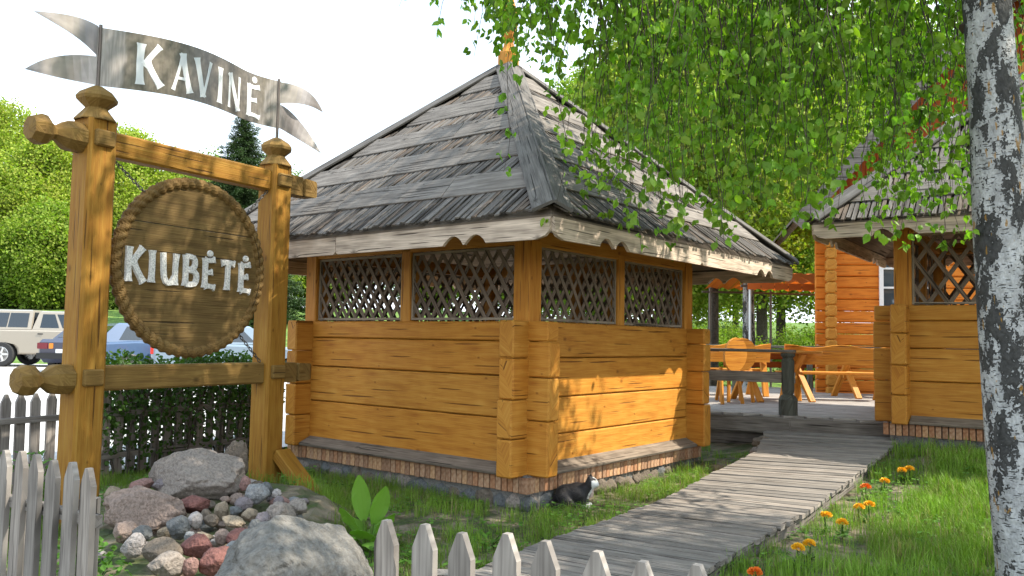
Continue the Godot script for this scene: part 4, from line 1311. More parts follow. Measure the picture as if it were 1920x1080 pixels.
func build_trees() -> void:
	var c1 := cluster_mesh(M.far_leaf, 46, .21, 1); var c2 := cluster_mesh(M.far_leaf, 26, .28, 2)
	var g1 := "broadleaf trees beyond the car park"
	var yg := Color(.34, .41, .065); var mg := Color(.26, .35, .055); var dg := Color(.13, .20, .035); var pg := Color(.26, .33, .11)
	for q in [[-41.5, 66, 16.0, 6.0, yg, "tall"], [-34.5, 60, 12.0, 4.6, yg, ""], [-29.5, 63, 13.0, 4.4, yg, ""], [-37.5, 58, 9.0, 4.2, yg, ""], [-26.0, 66, 10.5, 4.6, mg, ""], [-31.5, 56, 6.5, 3.4, mg, ""], [-45.0, 57, 7.0, 4.2, mg, ""], [-22.0, 68, 10.0, 4.5, yg, ""], [-50, 70, 15.0, 6.0, mg, ""], [-17.0, 74, 9.5, 4.8, mg, ""], [-8.0, 78, 9.0, 5.0, mg, ""], [1.0, 72, 9.5, 5.2, mg, ""]]:
		var lab: String = {yg: "bright yellow green broadleaf tree beyond the car park lawn", mg: "mid green broadleaf tree beyond the car park lawn", dg: "low dark green tree beyond the car park lawn"}[q[4]]
		if q[2] == 16.0: lab = "tallest bright yellow green tree beyond the car park lawn"
		if q[2] == 6.5: lab = "lowest mid green tree beyond the car park lawn"
		tree("broadleaf_tree", lab, g1, P(q[0], terrain(q[0], q[1]), q[1]), {"h": q[2], "r": q[3], "low": q[2] * .12, "n": 1500, "cs": .95, "col": q[4], "cluster": c1, "lobes": 34})
	for q in [[-17.5, 52, 10.5, 2.4], [-14.6, 60, 10.0, 2.6], [-17.0, 64, 12.0, 3.0]]:
		tree("young_tree", "thin pale tree just coming into leaf behind the sign", "pale spring trees behind the sign", P(q[0] - 2.0, terrain(q[0], q[1]), q[1]), {"h": q[2], "r": q[3], "low": q[2] * .2, "n": 240, "cs": .6, "col": pg, "cluster": c2, "lobes": 40})
	tree("young_tree", "thin pale tree just coming into leaf beside the pavilion roof", "", P(-14.2, terrain(-14, 62), 62), {"h": 10.5, "r": 2.3, "low": 2.0, "n": 260, "cs": .6, "col": pg, "cluster": c2, "lobes": 40})
	spruce(P(-15.6, terrain(-15, 47), 47.0), 12.6, 4.2)
	# garden trees behind the deck
	var g2 := "garden trees behind the deck"
	var c3 := cluster_mesh(M.far_leaf, 44, .17, 3)
	for q in [[5.0, 26, 12.0, 3.4, yg, 2.6], [7.6, 25, 12.0, 3.6, mg, 2.8], [9.8, 30, 13.0, 4.0, yg, 2.6], [5.9, 33, 13.0, 4.2, mg, 2.0], [12.6, 28, 13.0, 4.2, mg, 2.6], [3.4, 36, 12.0, 3.8, mg, 2.0], [15.5, 34, 14.0, 4.6, yg, 2.4], [8.4, 42, 14.0, 5.0, yg, 1.6], [12.5, 46, 14.0, 5.0, mg, 1.6], [5.0, 50, 9.0, 4.6, mg, 1.2]]:
		tree("garden_tree", "bright green tree in the sunny garden behind the deck" if q[4] == yg else "deeper green tree in the garden behind the deck", g2, P(q[0], terrain(q[0], q[1]), q[1]), {"h": q[2], "r": q[3], "low": q[5], "n": 1900, "cs": .72, "col": q[4], "cluster": c3, "lobes": 40, "weep": .5, "trunk": .17})
	tree("garden_birch", "slim white-barked birch behind the deck railing", "", P(5.35, terrain(5.35, 18.6), 18.6), {"h": 9.0, "r": 2.0, "low": 3.6, "n": 1200, "cs": .5, "col": yg, "cluster": c3, "lobes": 26, "weep": .7, "trunk": .15, "bark": M.birch})
	tree("garden_pine", "dark slender trunk with sparse crown beside the pavilion eave", "", P(4.75, terrain(4.7, 19.5), 19.5), {"h": 10.0, "r": 1.8, "low": 4.4, "n": 700, "cs": .5, "col": mg, "cluster": c3, "lobes": 22, "trunk": .14})
	tree("distant_tree", "blue green tree far behind the pavilion roof", "", P(5.4, terrain(5.4, 60), 64), {"h": 16.5, "r": 5.0, "low": 3.0, "n": 1500, "cs": 1.0, "col": Color(.055, .09, .035), "cluster": c1, "lobes": 36})
	tree("neighbour_birch", "second birch farther along the lawn, its crown shading the first birch", "", P(7.9, .1, 3.0), {"h": 9.0, "r": 2.0, "low": 4.2, "n": 600, "cs": .5, "col": mg, "cluster": c3, "lobes": 34, "weep": .6, "trunk": .16, "bark": M.birch})
	# round shrubs on the lawn
	for q in [[4.75, 21.5, .8, 1.1], [5.9, 22.5, .8, .9], [4.0, 24.0, .9, 1.2], [8.0, 22.0, .8, 1.3], [-33, 57, 1.8, 3.2], [-38, 56, 1.6, 3.2], [-28.5, 57.5, 1.8, 3.0]]:
		var far: bool = q[1] > 40
		tree("shrub", "low rounded dark shrub at the foot of the far trees" if far else "low light green shrub on the lawn behind the deck", "far shrubs" if far else "garden shrubs", P(q[0], terrain(q[0], q[1]), q[1]), {"h": q[2] * 1.3, "r": q[3], "low": .1, "n": 420, "cs": .32 if not far else .8, "col": dg if far else Color(.22, .32, .05), "cluster": c3, "lobes": 14, "trunk": .04})

# the big birch by the boardwalk: trunk, limbs, hanging twigs and leaves
func build_birch() -> void:
	var root := thing("birch_tree", "large white and black barked birch with hanging leafy twigs over the boardwalk", "tree", P(2.99, 0, 4.8))
	var o := P(2.99, 0, 4.8)
	var tb := MB.new()
	var tp := []; var tr := []
	for q in [[-.12, 3.03, .215], [.05, 3.005, .19], [.2, 2.99, .172], [.5, 2.962, .158], [.95, 2.94, .154], [1.41, 2.918, .152], [1.8, 2.893, .150], [2.19, 2.866, .148], [2.6, 2.836, .140], [2.99, 2.806, .131], [3.47, 2.768, .127], [4.4, 2.70, .115], [5.8, 2.62, .09], [7.4, 2.56, .06], [9.2, 2.5, .02]]:
		tp.append(P(q[1], q[0], 4.8 + (.05 * sin(q[0] * 1.3))) - o); tr.append(q[2])
	tube(tb, tp, tr, 20, 1.0)
	part("trunk", tb.mesh(M.birch), root)
	# lower edge of the hanging foliage, as slope (height over eye per metre away) against sideways slope
	var edge := [[-.115, .395], [-.05, .385], [0.0, .372], [.045, .33], [.065, .355], [.09, .275], [.115, .20], [.15, .135], [.205, .098], [.235, .14], [.265, .16], [.285, .098], [.31, .13], [.35, .155], [.41, .165], [.45, .20], [.49, .135], [.52, .115], [.555, .10], [.60, .25], [.66, .28]]
	var low_at := func(r: float) -> float:
		for i in edge.size() - 1:
			if r <= edge[i + 1][0]: return lerpf(edge[i][1], edge[i + 1][1], clampf((r - edge[i][0]) / (edge[i + 1][0] - edge[i][0]), 0, 1))
		return .28
	var twig := MB.new()
	var xfs := []; var cols := []
	var limbs := MB.new()
	var hang := func(at: Vector3, bottom: float, spread: float, dens: float, size: float) -> void:
		# one hanging twig from at down to bottom, with short side shoots that carry the leaves
		var n := maxi(3, int((at.y - bottom) / .13))
		var p := at
		var pts := [p - o]
		var dr := Vector3(R(-1, 1), 0, R(-1, 1)) * spread * (2.2 if rng.randf() < .45 else .8)
		var sway := R(0, TAU)
		for i in n:
			p += Vector3(dr.x * .15 * exp(-i * .15) + .022 * sin(sway + i * .8) + R(-.016, .016), -(at.y - bottom) / n, dr.z * .15 * exp(-i * .15) + .022 * cos(sway + i * .7) + R(-.016, .016))
			pts.append(p - o)
		var rr := []
		for i in pts.size(): rr.append(lerpf(.0055, .0016, float(i) / (pts.size() - 1)))
		tube(twig, pts, rr, 3, 1.0, false)
		var tone: float = R(.7, 1.3)
		var yellow: float = R(0, .5)
		for i in pts.size() - 1:
			var a: Vector3 = pts[i]; var b: Vector3 = pts[i + 1]
			var shoots := int(dens * (a - b).length() * 11.0 + rng.randf())
			for k in shoots:
				var q := a.lerp(b, rng.randf())
				var e := q + Vector3(R(-1, 1), R(-.9, .35), R(-1, 1)).normalized() * R(.02, .15)
				for m in rng.randi_range(1, 4):
					var s: float = size * R(.5, 1.3)
					var bs := Basis.from_euler(Vector3(R(-.9, .9), R(0, TAU), R(-.9, .9))).scaled(Vector3(s * R(.75, 1.1), s, s))
					xfs.append(Transform3D(bs, q.lerp(e, R(.4, 1.0)) + Vector3(R(-.012, .012), R(-.012, .012), R(-.012, .012))))
					var t: float = tone * R(.72, 1.28)
					cols.append(Color(lerpf(.18, .34, yellow) * t, lerpf(.35, .43, yellow) * t, .04 * t))
	# bundles that hang into view
	for b in 112:
		var r: float = R(-.02, .585)
		if b < 16: r = R(-.11, .06)
		elif b < 22: r = R(.615, .67)
		var f: float = R(4.7, 7.0)
		if r > .40: f = R(5.0, 6.8)
		if b < 22 and b >= 16: f = R(5.2, 6.4)
		var lo: float = low_at.call(r)
		var y0: float = 1.38 + f * lo
		var hub := P(r * f, R(4.0, 4.9) + maxf(0.0, lo - .25) * 2.0, f)
		for k in rng.randi_range(3, 6):
			var at := hub + Vector3(R(-.3, .3), R(-.15, .3), R(-.3, .3))
			var bot: float = y0 + absf(rng.randfn()) * .42 + (R(.0, .9) if rng.randf() < .3 else 0.0)
			hang.call(at, minf(bot, at.y - .3), .3, 1.15, .062)
	# the crown overhead, out of the picture, which shades sign and stones
	for b in 330:
		var a: float = R(0, TAU); var q := sqrt(rng.randf())
		var y: float = R(4.9, 10.0)
		var rad: float = 3.4 * (1.0 - pow(absf(y - 6.6) / 4.2, 2.0) * .7)
		var hub := P((2.2 if b % 2 else 3.9) + cos(a) * q * rad * .9, y, 4.2 + sin(a) * q * rad)
		for k in 4:
			hang.call(hub + Vector3(R(-.35, .35), R(-.2, .2), R(-.35, .35)), hub.y - R(.5, 1.2), .5, .85, .082)
	# limbs from trunk out to the foliage
	for k in 26:
		var y0: float = 3.3 + k * .2
		var a := k * 2.4
		var L: float = R(1.6, 3.3)
		var e := P(2.7, 0, 4.8) + Vector3(cos(a) * L, 0, sin(a) * L)
		var s := P(2.7 - .04 * y0 + .1, y0, 4.8)
		e.y = y0 + R(.9, 1.9)
		limbs_tube(limbs, s - o, e - o, .034, R(.2, .5))
	for e in [P(.4, 4.3, 6.0), P(1.2, 4.5, 6.4), P(.9, 4.2, 5.2), P(1.9, 4.4, 5.7), P(-.3, 4.25, 5.7), P(2.3, 4.3, 6.6)]:
		limbs_tube(limbs, P(2.70, 3.5, 4.8) - o, e - o, .04, .35)
	var lb := part("limbs", limbs.mesh(M.twig), root)
	part("twigs", twig.mesh(M.twig), lb)
	# the leaves nearest the eye are pieces of their own
	var eye := Vector3(0, 1.4, 0) - o
	var order := range(xfs.size())
	var near := []
	for i in xfs.size():
		var p: Vector3 = xfs[i].origin - eye
		if p.y / -p.z < .40: near.append([p.length(), i])
	near.sort_custom(func(p, q): return p[0] < q[0])
	var single := {}
	var lms := []
	for k in 4:
		var lm := leaf_mesh(M.leaf)
		var ar := lm.surface_get_arrays(0)
		var cc: PackedColorArray = ar[Mesh.ARRAY_COLOR]
		cc.fill([Color(.15, .27, .033), Color(.19, .30, .035), Color(.13, .24, .03), Color(.22, .32, .035)][k])
		ar[Mesh.ARRAY_COLOR] = cc
		var am := ArrayMesh.new()
		am.add_surface_from_arrays(Mesh.PRIMITIVE_TRIANGLES, ar); am.surface_set_material(0, M.leaf)
		lms.append(am)
	for k in mini(280, near.size()):
		single[near[k][1]] = true
		part("leaf", lms[k % 4], root, xfs[near[k][1]])
	var x2 := []; var c2 := []
	for i in xfs.size():
		if not single.has(i): x2.append(xfs[i]); c2.append(cols[i])
	multi("crown", leaf_mesh(M.leaf), x2, c2, root)

func limbs_tube(mb: MB, a: Vector3, b: Vector3, r: float, arch: float) -> void:
	var pts := []; var rr := []
	for k in 8:
		var u := k / 7.0
		pts.append(a.lerp(b, u) + Vector3(R(-.03, .03), arch * sin(PI * u) * .6, R(-.03, .03)))
		rr.append(r * (1.0 - u * .82))
	tube(mb, pts, rr, 6, 1.0)

# ---------- low plants ----------
func build_hedge() -> void:
	var root := thing("hedge", "dense dark green hedge growing along the back picket fence", "hedge")
	var a := P(-4.05, 0, 8.05); var b := P(-2.95, 0, 9.95)
	var d := (b - a).normalized(); var z := Vector3.UP.cross(d)
	var st := MB.new()
	var xfs := []; var cols := []
	var L := (b - a).length()
	for i in 34:
		var p := a + d * (L * i / 33.0) + z * R(-.15, .15)
		var e := p + Vector3(R(-.2, .2), R(.75, 1.15), R(-.2, .2))
		tube(st, [p, p.lerp(e, .5) + Vector3(R(-.06, .06), 0, R(-.06, .06)), e], [.014, .011, .005], 5)
	for i in 9500:
		var y := pow(rng.randf(), .62) * 1.16
		var w := .30 * (.55 + .45 * smoothstep(.1, .7, y))
		var p := a + d * R(-.1, L + .1) + z * clampf(rng.randfn() * .55, -1, 1) * w
		p.y = y + .05 * sin(p.x * 9.0) + .04 * sin(p.z * 13.0)
		var s: float = R(.035, .065)
		xfs.append(Transform3D(Basis.from_euler(Vector3(R(-1.2, 1.2), R(0, TAU), R(-1.2, 1.2))).scaled(Vector3.ONE * s), p))
		var t: float = R(.75, 1.25)
		cols.append(Color(.065 * t, .125 * t, .025 * t))
	part("stems", st.mesh(M.bark), root)
	multi("foliage", leaf_mesh(M.blade), xfs, cols, root)

func broad_leaf(w: float, l: float, bend: float) -> MB:
	var mb := MB.new()
	mb.col = Color(.19, .36, .05)
	var n := 8
	var row := func(i: int) -> Array:
		var u := float(i) / n
		var hw: float = w * .5 * pow(sin(PI * clampf(u * .92 + .06, 0, 1)), .75)
		var ang := -bend * u
		var p := Vector3(0, l * u * cos(ang * .6), -l * u * sin(ang * .6))
		var rip := .03 * w * sin(u * 16.0)
		return [p + Vector3(-hw, .0, hw * .28 + rip), p + Vector3(-hw * .5, 0, hw * .06), p, p + Vector3(hw * .5, 0, hw * .06), p + Vector3(hw, 0, hw * .28 - rip)]
	for i in n:
		var r0: Array = row.call(i); var r1: Array = row.call(i + 1)
		for k in 4: mb.quad(r0[k], r0[k + 1], r1[k + 1], r1[k])
	return mb

func build_plants() -> void:
	var r := thing("broadleaf_plant", "young burdock-like plant with big upright light green leaves", "plant", P(-.92, terrain(-.92, 5.5), 5.5))
	for q in [[.0, .0, .50, .125, .1, -.25], [.55, .05, .44, .13, .25, .45], [-.9, .3, .34, .17, .5, -.6], [1.1, .3, .30, .15, .6, .7], [-.2, .5, .26, .16, .8, .1], [2.4, .5, .26, .14, .8, .3], [-2.2, .5, .28, .15, .8, -.3], [.6, .6, .22, .14, .9, .5], [-1.6, .8, .24, .13, 1.0, -.4], [1.7, .8, .26, .14, 1.0, .4], [3.0, .7, .22, .13, .9, 0.0], [-.5, .75, .3, .15, 1.0, -.2], [.3, .9, .28, .15, 1.1, .2]]:
		var lm := broad_leaf(q[3], q[2] * .6, q[4])
		var bs := Basis(Vector3.UP, q[0]) * Basis(Vector3(1, 0, 0), q[1]) * Basis(Vector3(0, 0, 1), -q[5] * .5)
		var st := MB.new(); st.col = Color(.16, .26, .05)
		tube(st, [Vector3.ZERO, bs * Vector3(0, q[2] * .42, 0)], [.010, .006], 6)
		var lf := part("leaf", lm.mesh(M.blade), r, Transform3D(bs, bs * Vector3(0, q[2] * .4, 0)))
		part("stalk", st.mesh(M.blade), r)
	# marigolds beside the walk
	var spots := [[3.58, 7.6, 0], [3.66, 7.62, 0], [3.28, 7.28, 0], [3.04, 7.11, 1], [2.7, 6.44, 0], [2.79, 6.46, 0], [2.35, 6.18, 0], [2.42, 6.06, 0], [1.84, 5.31, 0], [1.96, 5.45, 0], [1.41, 4.78, 1]]
	var pet := [mat(Color(.80, .43, .01), .6), mat(Color(.72, .16, .008), .6)]
	for s in spots:
		var root := thing("marigold", "orange red marigold in the grass beside the boardwalk" if s[2] else "yellow marigold in the grass beside the boardwalk", "flower", P(s[0], terrain(s[0], s[1]), s[1]), R(0, TAU), "marigolds along the boardwalk")
		var hh: float = R(.085, .12)
		var st := MB.new(); st.col = Color(.05, .10, .02)
		tube(st, [Vector3(0, -.02, 0), Vector3(R(-.015, .015), hh, 0)], [.005, .004], 6)
		part("stem", st.mesh(M.blade), root)
		var hd := MB.new()
		# a double bloom: short frilled petals over a dome
		for k in 70:
			var el := asin(clampf(1.0 - (k + .5) / 70.0 * 1.15, -.3, 1.0)); var az := k * 2.39996
			var d := Vector3(cos(el) * cos(az), sin(el) * .75, cos(el) * sin(az))
			var c := Vector3(0, hh + .012, 0) + d * .018
			var o := c + d * R(.016, .026)
			var sd := d.cross(Vector3(R(-1, 1), R(-1, 1), R(-1, 1))).normalized() * .011
			var up := d.cross(sd).normalized() * R(-.006, .006)
			hd.tri(c, o + sd + up, o + d * .006); hd.tri(c, o + d * .006, o - sd + up)
		part("flower_head", hd.mesh(pet[s[2]]), root)
		for k in 14:
			var lm := MB.new(); lm.col = Color(.07, .14, .025)
			var a: float = R(0, TAU)
			var e := Vector3(cos(a), R(.1, .9), sin(a)) * R(.05, .09)
			var sd := Vector3(-sin(a), 0, cos(a)) * .014
			lm.tri(Vector3(0, .02, 0), e * .55 + sd, e); lm.tri(Vector3(0, .02, 0), e, e * .55 - sd)
			part("leaf", lm.mesh(M.blade), root)
	# leafy weeds by fence and stones
	var lm := leaf_mesh(M.blade)
	for q in [[-2.28, 4.6, .16, 150], [-2.5, 4.95, .14, 90], [-1.25, 4.6, .10, 70], [-.75, 5.2, .10, 80], [-.25, 4.9, .08, 80], [-3.6, 6.4, .35, 160], [-4.0, 6.9, .42, 170], [-3.3, 5.5, .25, 120], [-.5, 4.3, .10, 70], [-2.62, 7.6, .16, 90], [-2.9, 7.0, .2, 110], [-.1, 5.7, .06, 50]]:
		var root := thing("weed", "leafy green weed growing beside the stones and pickets", "weed", P(q[0], terrain(q[0], q[1]), q[1]), 0.0, "weeds round fence and stones")
		var xfs := []; var cols := []
		for i in q[3]:
			var a: float = R(0, TAU); var rad: float = sqrt(rng.randf()) * .2
			var s: float = R(.03, .06)
			xfs.append(Transform3D(Basis.from_euler(Vector3(R(.6, 2.2), R(0, TAU), R(-.6, .6))).scaled(Vector3.ONE * s), Vector3(cos(a) * rad, R(.1, 1.0) * q[2], sin(a) * rad)))
			var t: float = R(.7, 1.3)
			cols.append(Color(.11 * t, .23 * t, .03 * t))
		multi("foliage", lm, xfs, cols, root)
		var st := MB.new(); st.col = Color(.06, .1, .02)
		for k in 6: tube(st, [Vector3(R(-.05, .05), -.02, R(-.05, .05)), Vector3(R(-.14, .14), q[2] * .95, R(-.14, .14))], [.005, .002], 4)
		part("stems", st.mesh(M.blade), root)

func on_walk(x: float, f: float) -> bool:
	for i in WALK.size() - 1:
		var a: Array = WALK[i]; var b: Array = WALK[i + 1]
		if Geometry2D.is_point_in_polygon(Vector2(x, f), PackedVector2Array([Vector2(a[0], a[1]), Vector2(a[2], a[3]), Vector2(b[2], b[3]), Vector2(b[0], b[1])])): return true
	return false

func build_grass() -> void:
	var tuft := func(sd: int, n: int) -> ArrayMesh:
		var mb := MB.new()
		var g := RandomNumberGenerator.new(); g.seed = sd
		for i in n:
			var a := g.randf() * TAU
			var d := Vector3(cos(a), 0, sin(a)); var s := Vector3(-sin(a), 0, cos(a)) * g.randf_range(.010, .018)
			var b := Vector3(g.randf_range(-.35, .35), -.05, g.randf_range(-.35, .35))
			var h := g.randf_range(.55, 1.1); var o := g.randf_range(.1, .65)
			var m := b + d * o * .3 + Vector3(0, h * .6, 0); var e := b + d * o + Vector3(0, h * g.randf_range(.8, 1.0), 0)
			var k := g.randf_range(.75, 1.25)
			mb.col = Color(k, k, k * .9)
			mb.tri(b - s, b + s, m + s * .8); mb.tri(b - s, m + s * .8, m - s * .8); mb.tri(m - s * .8, m + s * .8, e)
		return mb.mesh(M.blade)
	var cover := noise(501, .55, 3); var tone := noise(502, .7, 2)
	var gi := Transform3D(Basis(Vector3.UP, deg_to_rad(51.24)), P(.149, 0, 7.0)).affine_inverse()
	var gj := Transform3D(Basis(Vector3.UP, deg_to_rad(55.0)), P(6.40, 0, 7.73)).affine_inverse()
	var xs := [[], [], []]; var cs := [[], [], []]
	for i in 60000:
		var f := 3.2 + 7.2 * pow(rng.randf(), .8)
		var x: float = R(-4.2, 5.4)
		if absf(x) > f * .72: continue
		if on_walk(x, f): continue
		var l := gi * P(x, 0, f)
		if l.x > -.1 and l.x < GL0 + .1 and l.z < .1 and l.z > -GL0 - .1: continue
		var l2 := gj * P(x, 0, f)
		if l2.x > -.1 and l2.x < GL0 + .1 and l2.z < .1 and l2.z > -GL0 - .1: continue
		if x < -4.15 + (f - 7.3) * .577 - .1: continue
		if Vector2((x + 2.0) / .8, (f - 5.6) / 1.15).length() < 1.0: continue
		if f > 9.4 and x > 2.4: continue
		var c := cover.get_noise_2d(x, f)
		var right: bool = x > 1.0 and f < 9.4 and x > (f - 5.0) * .55 + 1.1
		var dens: float = .95 if right else .42
		var th := .02
		if right:
			# bare earth beside the boards
			var edge := x - ((f - 4.27) * .72 + .95)
			if edge < .45: dens = .28
		elif x < .2: dens = .55; 
		if c < (-.22 if right else -.1) and rng.randf() > .15: continue
		if rng.randf() > dens: continue
		var s: float = R(.06, .19) * (1.0 if right else .75) * (1.0 + tone.get_noise_2d(x * 2.0, f * 2.0) * .5)
		var k := rng.randi_range(0, 2)
		xs[k].append(Transform3D(Basis(Vector3.UP, R(0, TAU)).scaled(Vector3(s * .9, s, s * .9)), P(x, terrain(x, f), f)))
		var t: float = R(.8, 1.2) * (1.0 + tone.get_noise_2d(x, f) * .35)
		cs[k].append(Color(.20 * t, .315 * t, .045 * t) if rng.randf() > .13 else Color(.28 * t, .24 * t, .11 * t))
	# clover and other low broad leaves among the grass
	var cx := []; var cc := []
	var spots := noise(507, 1.1, 2)
	for i in 26000:
		var f := 3.4 + 5.8 * rng.randf()
		var x: float = R(-3.6, 5.0)
		if absf(x) > f * .7 or on_walk(x, f) or spots.get_noise_2d(x, f) < .12: continue
		var l := gi * P(x, 0, f)
		if l.x > -.12 and l.x < GL0 + .12 and l.z < .12 and l.z > -GL0 - .12: continue
		if x < -4.15 + (f - 7.3) * .577 - .1 or Vector2((x + 2.0) / .8, (f - 5.6) / 1.15).length() < 1.0: continue
		var s: float = R(.018, .042)
		cx.append(Transform3D(Basis.from_euler(Vector3(R(1.0, 2.0), R(0, TAU), R(-.5, .5))).scaled(Vector3(s * 1.3, s, s)), P(x, terrain(x, f) + R(.01, .07), f)))
		var t: float = R(.7, 1.3)
		cc.append(Color(.12 * t, .25 * t, .04 * t))
	var cl := multi("clover", leaf_mesh(M.blade), cx, cc, self)
	cl.set_meta("label", "low clover and broad-leaved weeds scattered through the grass"); cl.set_meta("category", "clover")
	for k in 3:
		var o := multi("grass", tuft.call(600 + k, [9, 12, 7][k]), xs[k], cs[k], self)
		o.set_meta("label", ["tall green grass blades round the boardwalk and pavilion", "thick green grass tufts round the boardwalk and pavilion", "thin green grass wisps round the boardwalk and pavilion"][k])
		o.set_meta("category", "grass")

# ---------- cat ----------
func field_mesh(bones: Array, lo: Vector3, hi: Vector3, cell: float, colour: Callable, k: float) -> MB:
	var n := Vector3i(((hi - lo) / cell).ceil()) + Vector3i.ONE
	var val := PackedFloat32Array(); val.resize(n.x * n.y * n.z)
	var dist := func(p: Vector3) -> float:
		var d := 1.0
		for b in bones:
			var a: Vector3 = b[0]; var ab: Vector3 = b[1] - b[0]
			var t := clampf((p - a).dot(ab) / maxf(ab.length_squared(), 1e-9), 0, 1)
			var e: float = (p - a - ab * t).length() - lerpf(b[2], b[3], t)
			var h := clampf(.5 + .5 * (d - e) / k, 0, 1)
			d = lerpf(d, e, h) - k * h * (1.0 - h)
		return d
	for z in n.z:
		for y in n.y:
			for x in n.x: val[x + n.x * (y + n.y * z)] = dist.call(lo + Vector3(x, y, z) * cell)
	var vert := {}
	for z in n.z - 1:
		for y in n.y - 1:
			for x in n.x - 1:
				var s := Vector3.ZERO; var c := 0
				for e in [[0, 0, 0, 1, 0, 0], [0, 1, 0, 1, 1, 0], [0, 0, 1, 1, 0, 1], [0, 1, 1, 1, 1, 1], [0, 0, 0, 0, 1, 0], [1, 0, 0, 1, 1, 0], [0, 0, 1, 0, 1, 1], [1, 0, 1, 1, 1, 1], [0, 0, 0, 0, 0, 1], [1, 0, 0, 1, 0, 1], [0, 1, 0, 0, 1, 1], [1, 1, 0, 1, 1, 1]]:
					var va := val[x + e[0] + n.x * (y + e[1] + n.y * (z + e[2]))]; var vb := val[x + e[3] + n.x * (y + e[4] + n.y * (z + e[5]))]
					if (va < 0) != (vb < 0):
						s += Vector3(x + e[0], y + e[1], z + e[2]).lerp(Vector3(x + e[3], y + e[4], z + e[5]), va / (va - vb)); c += 1
				if c: vert[x + n.x * (y + n.y * z)] = lo + s / c * cell
	var mb := MB.new()
	var grad := func(p: Vector3) -> Vector3:
		var h := .002
		return Vector3(dist.call(p + Vector3(h, 0, 0)) - dist.call(p - Vector3(h, 0, 0)), dist.call(p + Vector3(0, h, 0)) - dist.call(p - Vector3(0, h, 0)), dist.call(p + Vector3(0, 0, h)) - dist.call(p - Vector3(0, 0, h))).normalized()
	var nrm := {}
	for key in vert: nrm[key] = grad.call(vert[key])
	var st := [1, n.x, n.x * n.y]
	for z in range(1, n.z - 1):
		for y in range(1, n.y - 1):
			for x in range(1, n.x - 1):
				var i := x + n.x * (y + n.y * z)
				for ax in 3:
					var a := val[i]; var b := val[i + st[ax]]
					if (a < 0) == (b < 0): continue
					var u: int = st[(ax + 1) % 3]; var w: int = st[(ax + 2) % 3]
					var q := [i, i - u, i - u - w, i - w]
					if a < 0: q = [i, i - w, i - u - w, i - u]
					for t in [[0, 1, 2], [0, 2, 3]]:
						for m in [t[0], t[1], t[2]]:
							mb.v.append(vert[q[m]]); mb.n.append(nrm[q[m]]); mb.t.append(Vector2.ZERO); mb.c.append(colour.call(vert[q[m]]))
	return mb

func build_cat() -> void:
	var root := thing("cat", "black and white cat crouching in the grass at the pavilion corner", "cat", P(.575, terrain(.57, 7.1), 7.12), deg_to_rad(-18))
	root.scale = Vector3.ONE * .88
	var B := []
	B.append([Vector3(-.10, .10, 0), Vector3(.02, .135, 0), .098, .088])
	B.append([Vector3(.02, .135, 0), Vector3(.085, .155, 0), .085, .066])
	B.append([Vector3(.085, .155, 0), Vector3(.14, .205, .01), .06, .048])
	B.append([Vector3(.155, .24, .012), Vector3(.168, .236, .016), .052, .050])
	B.append([Vector3(.185, .225, .022), Vector3(.208, .222, .026), .032, .024])
	for s in [-1, 1]:
		B.append([Vector3(.085, .11, s * .045), Vector3(.10, .03, s * .045), .034, .022])
		B.append([Vector3(.10, .025, s * .045), Vector3(.135, .018, s * .045), .022, .018])
		B.append([Vector3(-.10, .09, s * .06), Vector3(-.05, .05, s * .085), .062, .045])
		B.append([Vector3(-.06, .03, s * .085), Vector3(.03, .02, s * .085), .026, .02])
		B.append([Vector3(.145, .275, .012 + s * .032), Vector3(.138, .312, .012 + s * .040), .017, .005])
	B.append([Vector3(-.2, .06, 0), Vector3(-.24, .03, .06), .028, .022])
	B.append([Vector3(-.24, .03, .06), Vector3(-.19, .02, .13), .022, .02])
	B.append([Vector3(-.19, .02, .13), Vector3(-.06, .02, .16), .02, .014])
	var colour := func(p: Vector3) -> Color:
		var white := Color(.62, .60, .57); var black := Color(.012, .011, .011)
		var face := p.x > .168 and p.y < .262 and p.y > .17
		var chest: bool = p.x > .10 and p.y < .19 and p.y > .07 and absf(p.z) < .04
		var paw := p.y < .035 and p.x > .05
		var blaze := p.x > .17 and absf(p.z - .016) < .011
		return white if (face or chest or paw or blaze) else black
	var mb := field_mesh(B, Vector3(-.3, -.02, -.15), Vector3(.26, .34, .2), .0085, colour, .022)
	part("body", mb.mesh(M.fur), root)
	var hair := MB.new()
	for k in 5200:
		var i := rng.randi_range(0, mb.v.size() - 1)
		var p: Vector3 = mb.v[i]; var nn: Vector3 = mb.n[i]
		if p.x > .17: continue
		var d := (nn * .55 + Vector3(-.7, -.35, 0) + Vector3(R(-.3, .3), R(-.3, .3), R(-.3, .3))).normalized() * R(.010, .022)
		var sd := d.cross(nn).normalized() * .0016
		hair.col = mb.c[i] * R(.8, 1.8)
		hair.tri(p - sd - nn * .002, p + sd - nn * .002, p + d)
	stuff(part("fur", hair.mesh(M.fur), root))
	var eye := mat(Color(.35, .38, .05), .1)
	for s in [-1, 1]:
		var em := MB.new()
		lathe(em, [[0, -.008], [.006, -.005], [.008, 0], [.006, .005], [0, .008]], 10, Transform3D(Basis(), Vector3(.203, .25, .018 + s * .024)))
		part("eye", em.mesh(eye), root)

